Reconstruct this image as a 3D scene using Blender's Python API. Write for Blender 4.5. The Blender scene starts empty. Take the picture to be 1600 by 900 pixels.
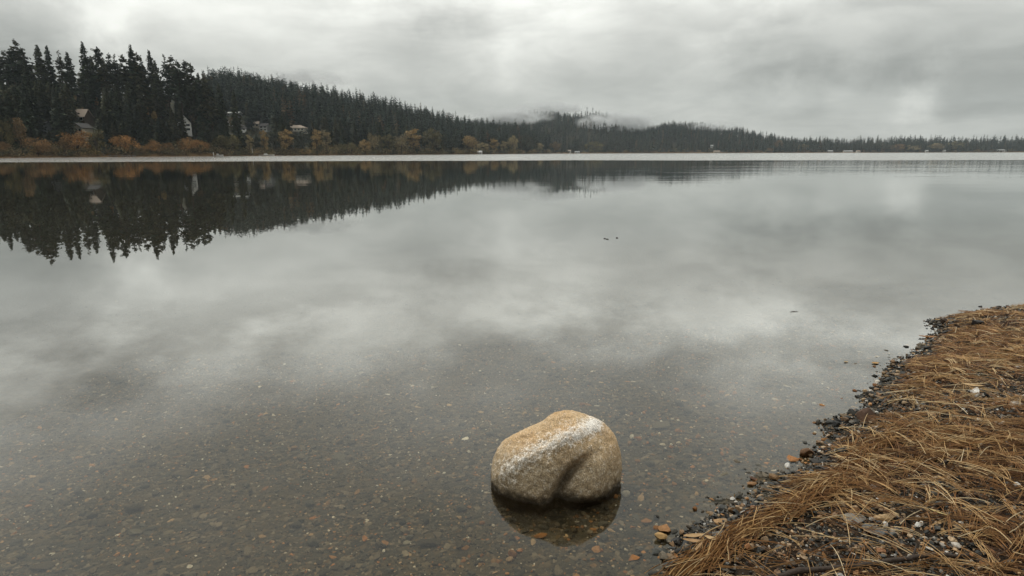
import bpy, math, random
import numpy as np
from mathutils import Matrix, Vector
rng = np.random.default_rng(7); random.seed(7)
scn = bpy.context.scene
COL = scn.collection

# ------------------------------------------------------------------ camera
FPX, PITCH, ROLL, CAM_H = 951.0, math.radians(12.53), -0.0022, 1.5
camd = bpy.data.cameras.new('camera'); cam = bpy.data.objects.new('camera', camd); COL.objects.link(cam)
camd.sensor_width = 36.0; camd.lens = FPX/1600*36; camd.clip_end = 20000; camd.clip_start = 0.05
CR = Matrix.Rotation(math.pi/2-PITCH, 4, 'X') @ Matrix.Rotation(ROLL, 4, 'Z')
cam.matrix_world = Matrix.Translation((0, 0, CAM_H)) @ CR
scn.camera = cam
RC = np.array(CR.to_3x3())

def ray(px, py):                       # direction of a point of the 1600x900 view, scaled so its forward component is 1
    d = RC @ np.array([px-800.0, 450.0-py, -FPX]); return d/d[1]
def on_plane(px, py, z=0.0):
    d = ray(px, py); t = (z-CAM_H)/d[2]; return np.array([0, 0, CAM_H])+d*t
def project(x, y, z):
    v = RC.T @ np.array([x, y, z-CAM_H]); return 800-v[0]/v[2]*FPX, 450+v[1]/v[2]*FPX

# ------------------------------------------------------------------ render / view
scn.view_settings.view_transform = 'Standard'; scn.view_settings.look = 'None'
scn.view_settings.exposure = 0.0; scn.view_settings.gamma = 1.0; scn.view_settings.use_curve_mapping = False
cy = scn.cycles
cy.max_bounces = 6; cy.diffuse_bounces = 2; cy.glossy_bounces = 3; cy.transmission_bounces = 3
cy.transparent_max_bounces = 12; cy.volume_bounces = 1; cy.caustics_reflective = False; cy.caustics_refractive = False
cy.use_denoising = True; cy.sample_clamp_indirect = 4.0
try: cy.denoiser = 'OPENIMAGEDENOISE'
except Exception: pass

# ------------------------------------------------------------------ node helpers
class N:
    def __init__(s, tree): s.t = tree; s.t.nodes.clear()
    def n(s, typ, **kw):
        nd = s.t.nodes.new(typ)
        for k, v in kw.items():
            if k.startswith('i_'):
                key = k[2:]; key = int(key) if key.isdigit() else key
                s.set(nd, key, v)
            else: setattr(nd, k, v)
        return nd
    def set(s, nd, key, v):
        sock = nd.inputs[key]
        if hasattr(v, 'is_output') or isinstance(v, bpy.types.NodeSocket): s.t.links.new(v, sock)
        else: sock.default_value = v
    def math(s, op, a, b=0.0, c=0.0, clamp=False):
        nd = s.t.nodes.new('ShaderNodeMath'); nd.operation = op; nd.use_clamp = clamp
        s.set(nd, 0, a); s.set(nd, 1, b); s.set(nd, 2, c); return nd.outputs[0]
    def vmath(s, op, a, b=(0, 0, 0), scale=None):
        nd = s.t.nodes.new('ShaderNodeVectorMath'); nd.operation = op
        s.set(nd, 0, a)
        if op != 'SCALE': s.set(nd, 1, b)
        if scale is not None: s.set(nd, 3, scale)
        return nd.outputs['Value'] if op in ('DOT_PRODUCT', 'LENGTH', 'DISTANCE') else nd.outputs[0]
    def noise(s, vec, scale, detail=4.0, rough=0.5, dist=0.0, col=False):
        nd = s.n('ShaderNodeTexNoise'); s.set(nd, 'Vector', vec); nd.inputs['Scale'].default_value = scale
        nd.inputs['Detail'].default_value = detail; nd.inputs['Roughness'].default_value = rough; nd.inputs['Distortion'].default_value = dist
        return nd.outputs['Color'] if col else nd.outputs['Fac']
    def ramp(s, fac, stops):
        nd = s.n('ShaderNodeValToRGB'); cr = nd.color_ramp
        while len(cr.elements) < len(stops): cr.elements.new(0.5)
        for e, (p, c) in zip(cr.elements, stops):
            e.position = p; e.color = (c[0], c[1], c[2], 1) if hasattr(c, '__len__') else (c, c, c, 1)
        s.set(nd, 0, fac); return nd.outputs[0]
    def mix(s, fac, a, b, typ='MIX'):
        nd = s.n('ShaderNodeMix', data_type='RGBA', blend_type=typ); s.set(nd, 0, fac)
        for k, v in ((6, a), (7, b)):
            if isinstance(v, tuple) and len(v) == 3: v = v+(1,)
            s.set(nd, k, v)
        return nd.outputs[2]
    def smooth(s, v, a, b):
        nd = s.n('ShaderNodeMapRange', interpolation_type='SMOOTHSTEP'); s.set(nd, 0, v); s.set(nd, 1, a); s.set(nd, 2, b); return nd.outputs[0]
def srgb(r, g, b):
    f = lambda c: (c/255/12.92) if c <= 10 else ((c/255+0.055)/1.055)**2.4
    return (f(r), f(g), f(b))

# ------------------------------------------------------------------ world: overcast sky over a Nishita base
SUN_EL, SUN_AZ = math.radians(52), math.radians(-28)      # azimuth measured from +Y towards +X
w = bpy.data.worlds.new('World'); scn.world = w; w.use_nodes = True
g = N(w.node_tree)
tc = g.n('ShaderNodeTexCoord').outputs['Generated']
sky = g.n('ShaderNodeTexSky', sky_type='NISHITA', sun_disc=False, sun_elevation=SUN_EL, sun_rotation=SUN_AZ)
sky.air_density = 1.0; sky.dust_density = 3.0
d = g.vmath('NORMALIZE', tc)
sep = g.n('ShaderNodeSeparateXYZ'); g.set(sep, 0, d)
zc = g.math('MAXIMUM', sep.outputs[2], 0.0)
inv = g.math('DIVIDE', 1.0, g.math('ADD', zc, 0.20))
pv = g.vmath('SCALE', d, scale=inv)
pvs = g.vmath('MULTIPLY', pv, (1.0, 0.95, 0.0))
warp = g.vmath('SCALE', g.vmath('SUBTRACT', g.noise(pvs, 1.1, 3, 0.5, col=True), (0.5, 0.5, 0.5)), scale=0.8)
pvw = g.vmath('ADD', pvs, warp)
n1 = g.noise(pvw, 1.25, 8, 0.55)
n2 = g.noise(g.vmath('ADD', pvw, (7.3, 2.1, 0)), 2.4, 6, 0.55)
cl = g.math('ADD', g.math('MULTIPLY', n1, 0.72), g.math('MULTIPLY', n2, 0.28))
clo = g.smooth(cl, 0.36, 0.66)
# elevation brightening of an overcast dome, plus the unseen sky behind darkened to shade fronts
elv = g.smooth(zc, 0.09, 0.28)
lum = g.math('ADD', g.math('SUBTRACT', g.math('ADD', 0.60, g.math('MULTIPLY', elv, 0.62)), g.math('MULTIPLY', g.smooth(zc, 0.22, 0.50), 0.50)), g.math('MULTIPLY', g.smooth(zc, 0.64, 0.86), 1.15))  # unseen dim band and bright zenith added to shape reflections and top light
lum = g.math('MULTIPLY', lum, g.math('ADD', 0.42, g.math('MULTIPLY', g.smooth(sep.outputs[1], -0.6, 0.45), 0.58)))
big = g.smooth(g.noise(g.vmath('ADD', g.vmath('SCALE', pvs, scale=0.8), (3.1, 9.4, 0)), 2.4, 6, 0.6), 0.36, 0.64)
lum = g.math('MULTIPLY', lum, g.math('ADD', 0.80, g.math('MULTIPLY', clo, 0.32)))
hi = g.math('SUBTRACT', g.smooth(zc, 0.18, 0.26), g.math('MULTIPLY', g.smooth(zc, 0.29, 0.42), 0.95))
lum = g.math('MULTIPLY', lum, g.math('ADD', 1.0, g.math('MULTIPLY', g.math('MULTIPLY', g.math('SUBTRACT', big, 0.5), 0.46), g.math('ADD', 0.22, hi))))
# thin and thick places in the cloud deck, by direction
dw = g.vmath('NORMALIZE', g.vmath('ADD', d, g.vmath('SCALE', g.vmath('SUBTRACT', g.noise(d, 13.0, 4, 0.6, col=True), (0.5, 0.5, 0.5)), scale=0.11)))
def mirror_dir(px, py):
    q = ray(px, py); q[2] = abs(q[2]); return tuple(q/np.linalg.norm(q))
SPOTS = [  # px, py, width, gain
    (800, 82, .060, .07), (1425, 150, .05, .17), (1330, 138, .05, .10), (170, 45, .075, .06), (330, 25, .12, -.08), (900, 120, .10, .05),
    (-20, 10, .13, -.30), (1600, 20, .24, -.13), (1560, 190, .10, -.03), (1210, 100, .10, -.05), (640, 70, .12, -.05), (1330, 20, .14, -.10),
    (865, 462, .05, -.10), (1185, 540, .075, .42), (700, 452, .05, -.34), (620, 465, .05, -.10), (1000, 440, .08, -.06), (1250, 400, .10, -.12), (1500, 430, .13, -.10), (215, 418, .034, .36), (190, 465, .05, .34), (440, 445, .06, .08), (20, 470, .05, .12), (1400, 325, .026, .32), (1300, 318, .04, .14), (1215, 318, .03, .22), (905, 450, .045, .12), (795, 385, .030, .18), (1060, 350, .06, .12), (500, 380, .10, .12), (560, 560, .05, .15), (130, 620, .12, -.15), (420, 700, .14, -.15), (1180, 420, .06, -.15),
    (100, 520, .12, -.12), (450, 560, .10, -.10), (550, 570, .05, .15), (1000, 600, .12, -.12), (350, 450, .07, .10),
]
for (px, py, wd, gn) in SPOTS:
    dd = mirror_dir(px, py)
    k = 1.0/(wd*wd)
    e = g.math('EXPONENT', g.math('MULTIPLY', g.math('SUBTRACT', g.vmath('DOT_PRODUCT', dw, dd), 1.0), 2*k))
    lum = g.math('ADD', lum, g.math('MULTIPLY', e, gn*0.72))
tint = g.mix(g.smooth(lum, 0.35, 0.75), (0.975, 1.0, 0.935), (0.99, 1.0, 0.935))
ccol = g.vmath('SCALE', tint, scale=g.math('MULTIPLY', lum, 10.0))
fin = g.mix(0.95, sky.outputs[0], ccol)
bg = g.n('ShaderNodeBackground', i_Strength=0.1); g.set(bg, 'Color', fin)
out = g.n('ShaderNodeOutputWorld'); g.t.links.new(bg.outputs[0], out.inputs[0])
w.cycles.sampling_method = 'MANUAL'; w.cycles.sample_map_resolution = 512

# ------------------------------------------------------------------ sun behind cloud
sd = bpy.data.lights.new('sun', 'SUN'); sd.energy = 1.5; sd.angle = math.radians(10); sd.color = (1.0, 0.95, 0.86)
so = bpy.data.objects.new('sun', sd); COL.objects.link(so)
sv = Vector((math.sin(SUN_AZ)*math.cos(SUN_EL), math.cos(SUN_AZ)*math.cos(SUN_EL), math.sin(SUN_EL)))
so.rotation_euler = sv.to_track_quat('Z', 'Y').to_euler(); so.location = (0, 0, 60)

# ------------------------------------------------------------------ materials
def mat(name): 
    m = bpy.data.materials.new(name); m.use_nodes = True; return m, N(m.node_tree)
def finish(g, bsdf, disp=None, vol=None):
    o = g.n('ShaderNodeOutputMaterial')
    if bsdf is not None: g.t.links.new(bsdf, o.inputs[0])
    if vol is not None: g.t.links.new(vol, o.inputs[1])
def pbr(g, col, rough=0.8, normal=None, spec=0.3, **kw):
    b = g.n('ShaderNodeBsdfPrincipled'); 
    if isinstance(col, tuple) and len(col) == 3: col = col+(1,)
    g.set(b, 'Base Color', col); g.set(b, 'Roughness', rough); g.set(b, 'Specular IOR Level', spec)
    if normal is not None: g.set(b, 'Normal', normal)
    return b
def bump(g, h, strength=0.4, dist=0.01):
    b = g.n('ShaderNodeBump'); b.inputs['Strength'].default_value = strength; b.inputs['Distance'].default_value = dist; g.set(b, 'Height', h)
    return b.outputs[0]
MATS = {}
def simple(name, col, rough=0.8, var=0.25, scale=3.0, spec=0.3, bmp=0.0):
    m, g = mat(name); p = g.n('ShaderNodeTexCoord').outputs['Object']
    n = g.noise(p, scale, 5, 0.6)
    c = g.mix(n, tuple(x*(1-var) for x in col), tuple(min(1, x*(1+var)) for x in col))
    nm = bump(g, n, bmp, 0.01) if bmp else None
    finish(g, pbr(g, c, rough, nm, spec).outputs[0]); MATS[name] = m; return m
def attr_mat(name, rough, scale, var, spec=0.3, bmp=0.3, bd=0.002, sheen=False):
    m, g = mat(name); a = g.n('ShaderNodeAttribute', attribute_name='col')
    p = g.n('ShaderNodeNewGeometry').outputs['Position']
    n = g.noise(p, scale, 5, 0.65)
    c = g.mix(1.0, a.outputs['Color'], g.ramp(n, [(0.25, 1-var), (0.75, 1+var)]), 'MULTIPLY')
    finish(g, pbr(g, c, rough, bump(g, n, bmp, bd), spec).outputs[0]); MATS[name] = m; return m

attr_mat('pebble_dry', 0.62, 140, 0.40, 0.4)
# submerged stones: the same stones under a film of silt
m, g = mat('pebble_silted'); a = g.n('ShaderNodeAttribute', attribute_name='col'); ge = g.n('ShaderNodeNewGeometry')
n = g.noise(ge.outputs['Position'], 90, 5, 0.65); up = g.n('ShaderNodeSeparateXYZ'); g.set(up, 0, ge.outputs['Normal'])
c = g.mix(1.0, a.outputs['Color'], g.ramp(n, [(0.25, 0.6), (0.75, 1.35)]), 'MULTIPLY')
sil = g.math('MULTIPLY', g.smooth(up.outputs[2], 0.3, 1.0), g.math('MULTIPLY', g.smooth(g.noise(ge.outputs['Position'], 3.0, 4, 0.6), 0.35, 0.65), 0.42))
c = g.mix(sil, c, (0.080, 0.064, 0.040))
finish(g, pbr(g, c, 0.8, bump(g, n, 0.25, 0.002), 0.15).outputs[0]); MATS['pebble_silted'] = m
attr_mat('needle', 0.55, 60, 0.28, 0.35, 0.0)

m, g = mat('beach_ground'); P = g.n('ShaderNodeNewGeometry').outputs['Position']; sp = g.n('ShaderNodeSeparateXYZ'); g.set(sp, 0, P)
v = g.n('ShaderNodeTexVoronoi', feature='F1'); g.set(v, 'Vector', g.vmath('MULTIPLY', P, (1, 1, 0))); v.inputs['Scale'].default_value = 42
v2 = g.n('ShaderNodeTexVoronoi', feature='F1'); g.set(v2, 'Vector', g.vmath('ADD', g.vmath('MULTIPLY', P, (1, 1.5, 0)), g.vmath('SCALE', g.noise(P, 20, 2, 0.5, col=True), scale=0.02))); v2.inputs['Scale'].default_value = 21
rc = g.n('ShaderNodeSeparateColor'); g.set(rc, 0, v.outputs['Color']); rc2 = g.n('ShaderNodeSeparateColor'); g.set(rc2, 0, v2.outputs['Color'])
pc = g.ramp(rc.outputs[0], [(0.0, (.020, .020, .018)), (0.45, (.050, .048, .040)), (0.78, (.075, .060, .038)), (0.93, (.11, .075, .040)), (0.985, (.16, .14, .11))])
pc2 = g.ramp(rc2.outputs[0], [(0.0, (.025, .026, .024)), (0.6, (.060, .056, .044)), (0.9, (.085, .065, .042)), (0.985, (.14, .12, .09))])
pc = g.mix(g.smooth(rc2.outputs[1], 0.45, 0.55), pc, pc2)
silt = g.mix(g.smooth(sp.outputs[2], -.30, -.85), (0.072, 0.058, 0.036), (0.022, 0.021, 0.014))  # deep end darkened to stand for light absorbed by the water
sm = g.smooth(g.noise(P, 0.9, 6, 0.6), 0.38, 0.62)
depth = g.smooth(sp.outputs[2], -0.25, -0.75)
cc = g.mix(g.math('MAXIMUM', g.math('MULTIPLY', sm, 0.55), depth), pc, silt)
cc = g.mix(g.smooth(sp.outputs[2], 0.0, 0.03), cc, g.mix(g.noise(P, 60, 5, 0.6), (.018, .013, .009), (.045, .031, .019)))
hh = g.math('ADD', g.math('MULTIPLY', v.outputs['Distance'], -0.4), g.math('MULTIPLY', v2.outputs['Distance'], -0.8))
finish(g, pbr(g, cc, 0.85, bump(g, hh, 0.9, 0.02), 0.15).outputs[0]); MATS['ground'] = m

# lake water: Fresnel mix of mirror reflection and clear transmission; wind-ruffled along the far shore
m, g = mat('lake_water'); P = g.n('ShaderNodeNewGeometry').outputs['Position']; sp = g.n('ShaderNodeSeparateXYZ'); g.set(sp, 0, P)
X, Y = sp.outputs[0], sp.outputs[1]
edge = g.math('ADD', 117.0, g.math('MULTIPLY', g.math('SUBTRACT', g.noise(g.vmath('MULTIPLY', P, (1, 1, 0)), 0.012, 5, 0.65), 0.5), 44.0))
edge = g.math('ADD', edge, g.math('MULTIPLY', g.math('ABSOLUTE', X), -0.05))
ruf = g.smooth(Y, edge, g.math('ADD', edge, 10.0))
xr = g.math('DIVIDE', X, g.math('MAXIMUM', Y, 1.0))
breeze = g.math('MULTIPLY', g.smooth(xr, 0.0, 0.55), g.smooth(Y, 12.0, 60.0))
streak = g.smooth(g.noise(g.vmath('MULTIPLY', P, (0.03, 0.12, 0)), 1.0, 3, 0.6), 0.42, 0.62)
fine = g.noise(g.vmath('MULTIPLY', P, (1.0, 1.6, 0)), 3.0, 3, 0.5)
wave = g.noise(g.vmath('MULTIPLY', P, (0.35, 1.0, 0)), 1.6, 3, 0.5)
swell = g.noise(g.vmath('MULTIPLY', P, (0.10, 0.55, 0)), 0.7, 2, 0.4)
far = g.smooth(Y, 6.0, 40.0)
amp = g.math('ADD', g.math('MULTIPLY', far, 0.0022), g.math('MULTIPLY', g.math('MULTIPLY', breeze, g.math('ADD', 0.5, streak)), 0.0085))
h = g.math('MULTIPLY', wave, amp)
h = g.math('ADD', h, g.math('MULTIPLY', swell, g.math('MULTIPLY', amp, 1.6)))
h = g.math('ADD', h, g.math('MULTIPLY', g.math('MULTIPLY', fine, ruf), 0.055))
bn = g.n('ShaderNodeBump'); bn.inputs['Strength'].default_value = 1.0; bn.inputs['Distance'].default_value = 1.0; g.set(bn, 'Height', h)
cs_ = g.math('ABSOLUTE', g.vmath('DOT_PRODUCT', g.n('ShaderNodeNewGeometry').outputs['Incoming'], bn.outputs[0]))
fr = g.math('ADD', 0.025, g.math('MULTIPLY', g.math('POWER', g.math('SUBTRACT', 1.0, g.math('MINIMUM', cs_, 1.0)), 3.1), 0.975))
gl = g.n('ShaderNodeBsdfGlossy'); gl.inputs['Color'].default_value = (0.97, 0.98, 0.97, 1); g.set(gl, 'Normal', bn.outputs[0])
g.set(gl, 'Roughness', g.math('ADD', 0.0, g.math('MULTIPLY', ruf, 0.16)))
tr = g.n('ShaderNodeBsdfTransparent'); tr.inputs['Color'].default_value = (0.84, 0.79, 0.66, 1)
mx = g.n('ShaderNodeMixShader'); g.set(mx, 0, fr); g.t.links.new(tr.outputs[0], mx.inputs[1]); g.t.links.new(gl.outputs[0], mx.inputs[2])
finish(g, mx.outputs[0]); MATS['water'] = m

# foliage: colour of the object times leaf-to-leaf variation
def foliage(name, var=0.5, scale=0.5):
    m, g = mat(name); oi = g.n('ShaderNodeObjectInfo'); a = g.n('ShaderNodeAttribute', attribute_name='col')
    c = g.mix(1.0, oi.outputs['Color'], a.outputs['Color'], 'MULTIPLY')
    finish(g, pbr(g, c, 0.75, None, 0.12).outputs[0]); MATS[name] = m
foliage('foliage')
attr_mat('wood_far', 0.8, 0.4, 0.2, 0.1, 0.0)
simple('bark', (0.070, 0.050, 0.036), 0.9, 0.4, 1.5)
m, g = mat('hill_ground'); P = g.n('ShaderNodeNewGeometry').outputs['Position']; sp = g.n('ShaderNodeSeparateXYZ'); g.set(sp, 0, P)
c = g.ramp(g.noise(P, 0.06, 6, 0.6), [(0.3, (.014, .016, .009)), (0.6, (.026, .022, .012)), (0.75, (.042, .030, .016))])
c = g.mix(g.smooth(sp.outputs[2], 2.6, 0.8), c, g.ramp(g.noise(P, 0.15, 6, 0.6), [(0.3, (.085, .050, .022)), (0.7, (.21, .13, .060))]))
finish(g, pbr(g, c, 0.95, None, 0.05).outputs[0]); MATS['hill'] = m
simple('white_paint', (0.82, 0.81, 0.77), 0.6, 0.08, 1.0)
simple('cream_paint', (0.60, 0.54, 0.43), 0.7, 0.12, 1.0)
simple('grey_paint', (0.20, 0.215, 0.22), 0.7, 0.15, 1.0)
simple('brown_wall', (0.10, 0.070, 0.050), 0.8, 0.25, 1.0)
simple('tan_roof', (0.36, 0.29, 0.235), 0.85, 0.2, 2.0)
simple('dark_roof', (0.040, 0.038, 0.038), 0.85, 0.25, 2.0)
simple('pale_roof', (0.42, 0.43, 0.43), 0.5, 0.1, 2.0)
simple('window_glass', (0.02, 0.025, 0.03), 0.1, 0.2, 1.0, 0.6)
simple('dock_wood', (0.24, 0.21, 0.18), 0.85, 0.3, 2.0)
simple('steel', (0.25, 0.25, 0.26), 0.5, 0.1, 1.0)
simple('stick_bark', (0.045, 0.032, 0.024), 0.75, 0.6, 55.0, 0.3, 0.6)

# ------------------------------------------------------------------ mesh helpers
def mesh_np(name, V, F, col=None, smooth=False, material=None):
    V = np.asarray(V, dtype=np.float32); F = np.asarray(F, dtype=np.int32); k = F.shape[1]
    me = bpy.data.meshes.new(name); me.vertices.add(len(V)); me.vertices.foreach_set('co', V.ravel())
    me.loops.add(F.size); me.loops.foreach_set('vertex_index', F.ravel())
    me.polygons.add(len(F)); me.polygons.foreach_set('loop_start', np.arange(0, F.size, k, dtype=np.int32))
    me.polygons.foreach_set('loop_total', np.full(len(F), k, dtype=np.int32))
    me.polygons.foreach_set('use_smooth', np.full(len(F), smooth))
    if col is not None:
        a = me.color_attributes.new('col', 'FLOAT_COLOR', 'POINT')
        c = np.ones((len(V), 4), dtype=np.float32); c[:, :3] = col; a.data.foreach_set('color', c.ravel())
    if material: me.materials.append(MATS[material])
    me.update(calc_edges=True); return me
def obj(name, me, parent=None, loc=None, **props):
    o = bpy.data.objects.new(name, me); COL.objects.link(o)
    if parent is not None: o.parent = parent
    if loc is not None: o.location = [float(q) for q in loc]
    for k, v in props.items(): o[k] = v
    return o
class MB:                                # polygon soup with mixed faces
    def __init__(s): s.v = []; s.f = []
    def add(s, vs, fs):
        b = len(s.v); s.v += [tuple(map(float, q)) for q in vs]; s.f += [tuple(b+i for i in f) for f in fs]; return s
    def box(s, c, d, rz=0.0):
        cx, cy_, cz = c; a, b, h = d[0]/2, d[1]/2, d[2]/2; cs, sn = math.cos(rz), math.sin(rz)
        vs = [(cx+x*a*cs-y*b*sn, cy_+x*a*sn+y*b*cs, cz+z*h) for x, y, z in ((-1,-1,-1),(1,-1,-1),(1,1,-1),(-1,1,-1),(-1,-1,1),(1,-1,1),(1,1,1),(-1,1,1))]
        return s.add(vs, [(3,2,1,0),(4,5,6,7),(0,1,5,4),(1,2,6,5),(2,3,7,6),(3,0,4,7)])
    def tube(s, pts, rad, n=8):
        pts = [np.array(p, float) for p in pts]; rings = []
        for i, p in enumerate(pts):
            t = pts[min(i+1, len(pts)-1)]-pts[max(i-1, 0)]; t /= np.linalg.norm(t)+1e-9
            a = np.cross(t, (0, 0, 1) if abs(t[2]) < .9 else (1, 0, 0)); a /= np.linalg.norm(a); b = np.cross(t, a)
            r = rad[i] if hasattr(rad, '__len__') else rad
            rings.append([p+(a*math.cos(2*math.pi*k/n)+b*math.sin(2*math.pi*k/n))*r for k in range(n)])
        vs = [q for R in rings for q in R]; m = len(rings)
        fs = [(i*n+k, i*n+(k+1) % n, (i+1)*n+(k+1) % n, (i+1)*n+k) for i in range(m-1) for k in range(n)]
        fs += [tuple(range(n))[::-1], tuple((m-1)*n+k for k in range(n))]
        return s.add(vs, fs)
    def mesh(s, name, material, smooth=False):
        me = bpy.data.meshes.new(name); me.from_pydata(s.v, [], s.f); me.materials.append(MATS[material])
        if smooth: me.polygons.foreach_set('use_smooth', [True]*len(me.polygons))
        me.update(); return me
def ico(sub):
    import bmesh
    bm = bmesh.new(); bmesh.ops.create_icosphere(bm, subdivisions=sub, radius=1.0)
    V = np.array([v.co[:] for v in bm.verts]); F = np.array([[v.index for v in f.verts] for f in bm.faces]); bm.free(); return V, F
def vnoise(P, scale, seed=0, octs=4, rough=0.5):     # smooth value noise for numpy arrays (n,3)
    r = np.random.default_rng(seed); T = r.random((32, 32, 32)); out = np.zeros(len(P)); a = 1.0; tot = 0
    for o in range(octs):
        q = P*scale*(2**o)+r.random(3)*31; i = np.floor(q).astype(int); f = q-i; f = f*f*(3-2*f); acc = 0
        for dx in (0, 1):
            for dy in (0, 1):
                for dz in (0, 1):
                    wgt = (f[:, 0] if dx else 1-f[:, 0])*(f[:, 1] if dy else 1-f[:, 1])*(f[:, 2] if dz else 1-f[:, 2])
                    acc = acc+wgt*T[(i[:, 0]+dx) % 32, (i[:, 1]+dy) % 32, (i[:, 2]+dz) % 32]
        out += a*acc; tot += a; a *= rough
    return out/tot
def vn2(x, y, scale, seed=0, octs=3, rough=0.5): 
    x = np.asarray(x, float).ravel(); y = np.asarray(y, float).ravel()
    return vnoise(np.stack([x, y, np.full_like(x, 0.37*seed)], 1), scale, seed, octs, rough)

# ------------------------------------------------------------------ near shoreline and beach height
SHORE_PX = [(1052, 905), (1068, 862), (1078, 838), (1108, 822), (1140, 800), (1178, 790), (1205, 768), (1222, 748), (1262, 740), (1278, 715), (1300, 690),
            (1292, 662), (1330, 650), (1362, 640), (1358, 622), (1385, 600), (1402, 572), (1440, 560), (1450, 540), (1470, 518), (1462, 503), (1500, 494), (1545, 486), (1600, 480)]
SH = np.array([[-2.6, -14.0], [-1.2, -4.0], [-0.2, 0.2], [0.33, 1.35]]+[list(on_plane(*p)[:2]) for p in SHORE_PX]+[[7.0, 6.2], [12.0, 8.0], [30, 12.0], [120, 30], [900, 120]])
def shore_sd(x, y):                     # signed distance to the waterline, positive on land
    x = np.asarray(x, float).ravel(); y = np.asarray(y, float).ravel(); best = np.full(len(x), 1e9)
    for a, b in zip(SH[:-1], SH[1:]):
        ab = b-a; L = (ab**2).sum(); t = np.clip(((x-a[0])*ab[0]+(y-a[1])*ab[1])/L, 0, 1)
        dx, dy = x-a[0]-t*ab[0], y-a[1]-t*ab[1]; best = np.minimum(best, np.hypot(dx, dy))
    PL = np.vstack([SH, [[3900, 120], [3900, -3000], [-2.6, -3000]]]); ins = np.zeros(len(x), bool); j = len(PL)-1
    for i in range(len(PL)):
        (xi, yi), (xj, yj) = PL[i], PL[j]; j = i
        if yi != yj: ins ^= ((yi > y) != (yj > y)) & (x < (xj-xi)*(y-yi)/(yj-yi)+xi)
    return best*np.where(ins, 1, -1)
def ground_h(x, y):
    s_ = shore_sd(x, y); x = np.asarray(x, float).ravel(); y = np.asarray(y, float).ravel()
    land = 0.10*np.minimum(s_, 2.0)+0.03*np.clip(s_-2, 0, 60)+0.03*(1-np.exp(-np.clip(s_, 0, 9)/0.12))
    bed = -(0.105*np.minimum(-s_, 4.0)+0.05*np.clip(-s_-4, 0, 100))
    z = np.where(s_ > 0, land, bed)
    near = np.exp(-np.hypot(x-1.5, y-3)/12.0)
    z += near*((vn2(x, y, 1.3, 3)-0.5)*0.050+(vn2(x, y, 7.0, 5)-0.5)*0.022)*np.clip(np.abs(s_)/0.10, 0.12, 1)
    return np.maximum(z, -5.0)
def axis(lo, a, b, hi, step, gr=1.16):
    c = list(np.arange(a, b, step)); st = step; v_ = c[-1]
    while v_ < hi: st *= gr; v_ += st; c.append(v_)
    st = step; v_ = c[0]; left = []
    while v_ > lo: st *= gr; v_ -= st; left.append(v_)
    return np.array(left[::-1]+c)
gx, gy = axis(-3500, -3.5, 6.0, 3500, 0.035), axis(-400, 1.4, 7.0, 4500, 0.035)
GX, GY = np.meshgrid(gx, gy); GZ = ground_h(GX, GY).reshape(GX.shape)
nx, ny = len(gx), len(gy); ii = (np.arange(ny-1)[:, None]*nx+np.arange(nx-1)[None]).ravel()
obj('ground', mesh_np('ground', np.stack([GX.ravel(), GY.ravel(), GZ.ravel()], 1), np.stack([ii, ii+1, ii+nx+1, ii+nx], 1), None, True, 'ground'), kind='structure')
wv = np.array([(-4000, -400, 0), (4000, -400, 0), (4000, 4000, 0), (-4000, 4000, 0)], float)
obj('water', mesh_np('water', wv, [[0, 1, 2, 3]], None, False, 'water'), kind='structure')

# ------------------------------------------------------------------ far shore terrain, in (u = X/Y, Y)
def uof(px): return (px-800.0)/974.0
SY = ([-300, 0, 100, 200, 300, 400, 500, 600, 700, 800, 860, 950, 1100, 1300, 1600, 1900], [190, 235, 262, 292, 330, 375, 430, 505, 600, 740, 980, 1130, 1210, 1260, 1300, 1350])
def shoreY(u): return np.interp(u, [uof(p) for p in SY[0]], SY[1])
LAYERS = [  # ridge distance knots, ridge ground height knots
    (([-300, 0, 340, 420], [300, 345, 385, 420]), ([-300, -100, 0, 60, 130, 210, 260, 310, 345, 400], [34, 34, 33, 32, 31, 30, 27, 22, 10, 0])),
    (([300, 400, 600, 800, 900], [700, 740, 860, 1080, 1200]), ([250, 340, 400, 460, 530, 580, 640, 700, 740, 800, 850, 900, 960], [60, 66, 65, 62, 55, 52, 44, 36, 29, 26, 18, 8, 0])),
    (([700, 1000, 1100], [1750, 1750, 1750]), ([640, 700, 780, 830, 860, 900, 930, 960, 1000, 1040, 1090, 1150], [40, 60, 76, 90, 92, 84, 88, 82, 56, 38, 20, 0])),
    (([960, 1000, 1300], [1520, 1520, 1520]), ([940, 980, 1020, 1050, 1080, 1120, 1160, 1200, 1240, 1300], [0, 28, 44, 53, 50, 44, 38, 24, 8, 0])),
    (([800, 2000], [1420, 1420]), ([760, 840, 1000, 1150, 1250, 1300, 1400, 1430, 1500, 1600, 1900], [8, 20, 22, 18, 9, 9, 11, 13, 11, 12, 12])),
]
def hill_h(u, Yd):
    s_ = shoreY(u); t0 = (Yd-s_); z = 0.6*np.clip(t0/8.0, -4, 1)+0.02*np.clip(t0, 0, 60)
    for (ky, kh) in LAYERS:
        Yr = np.interp(u, [uof(p) for p in ky[0]], ky[1]); H = np.interp(u, [uof(p) for p in kh[0]], kh[1], left=kh[1][0], right=kh[1][-1])
        t = np.clip(t0/np.maximum(Yr-s_, 10), 0, 1); f = np.where(Yd < Yr, t*t*(3-2*t)*0.55+t*0.45, np.exp(-((Yd-Yr)/(0.35*Yr))**2))
        z = np.where(t0 <= 0, z, np.maximum(z, H*f))
    return z
us = np.linspace(-1.5, 1.4, 330); ys = 160*np.exp(np.linspace(0, math.log(3400/160), 260))
U, YY = np.meshgrid(us, ys); Zh = hill_h(U, YY)
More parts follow.
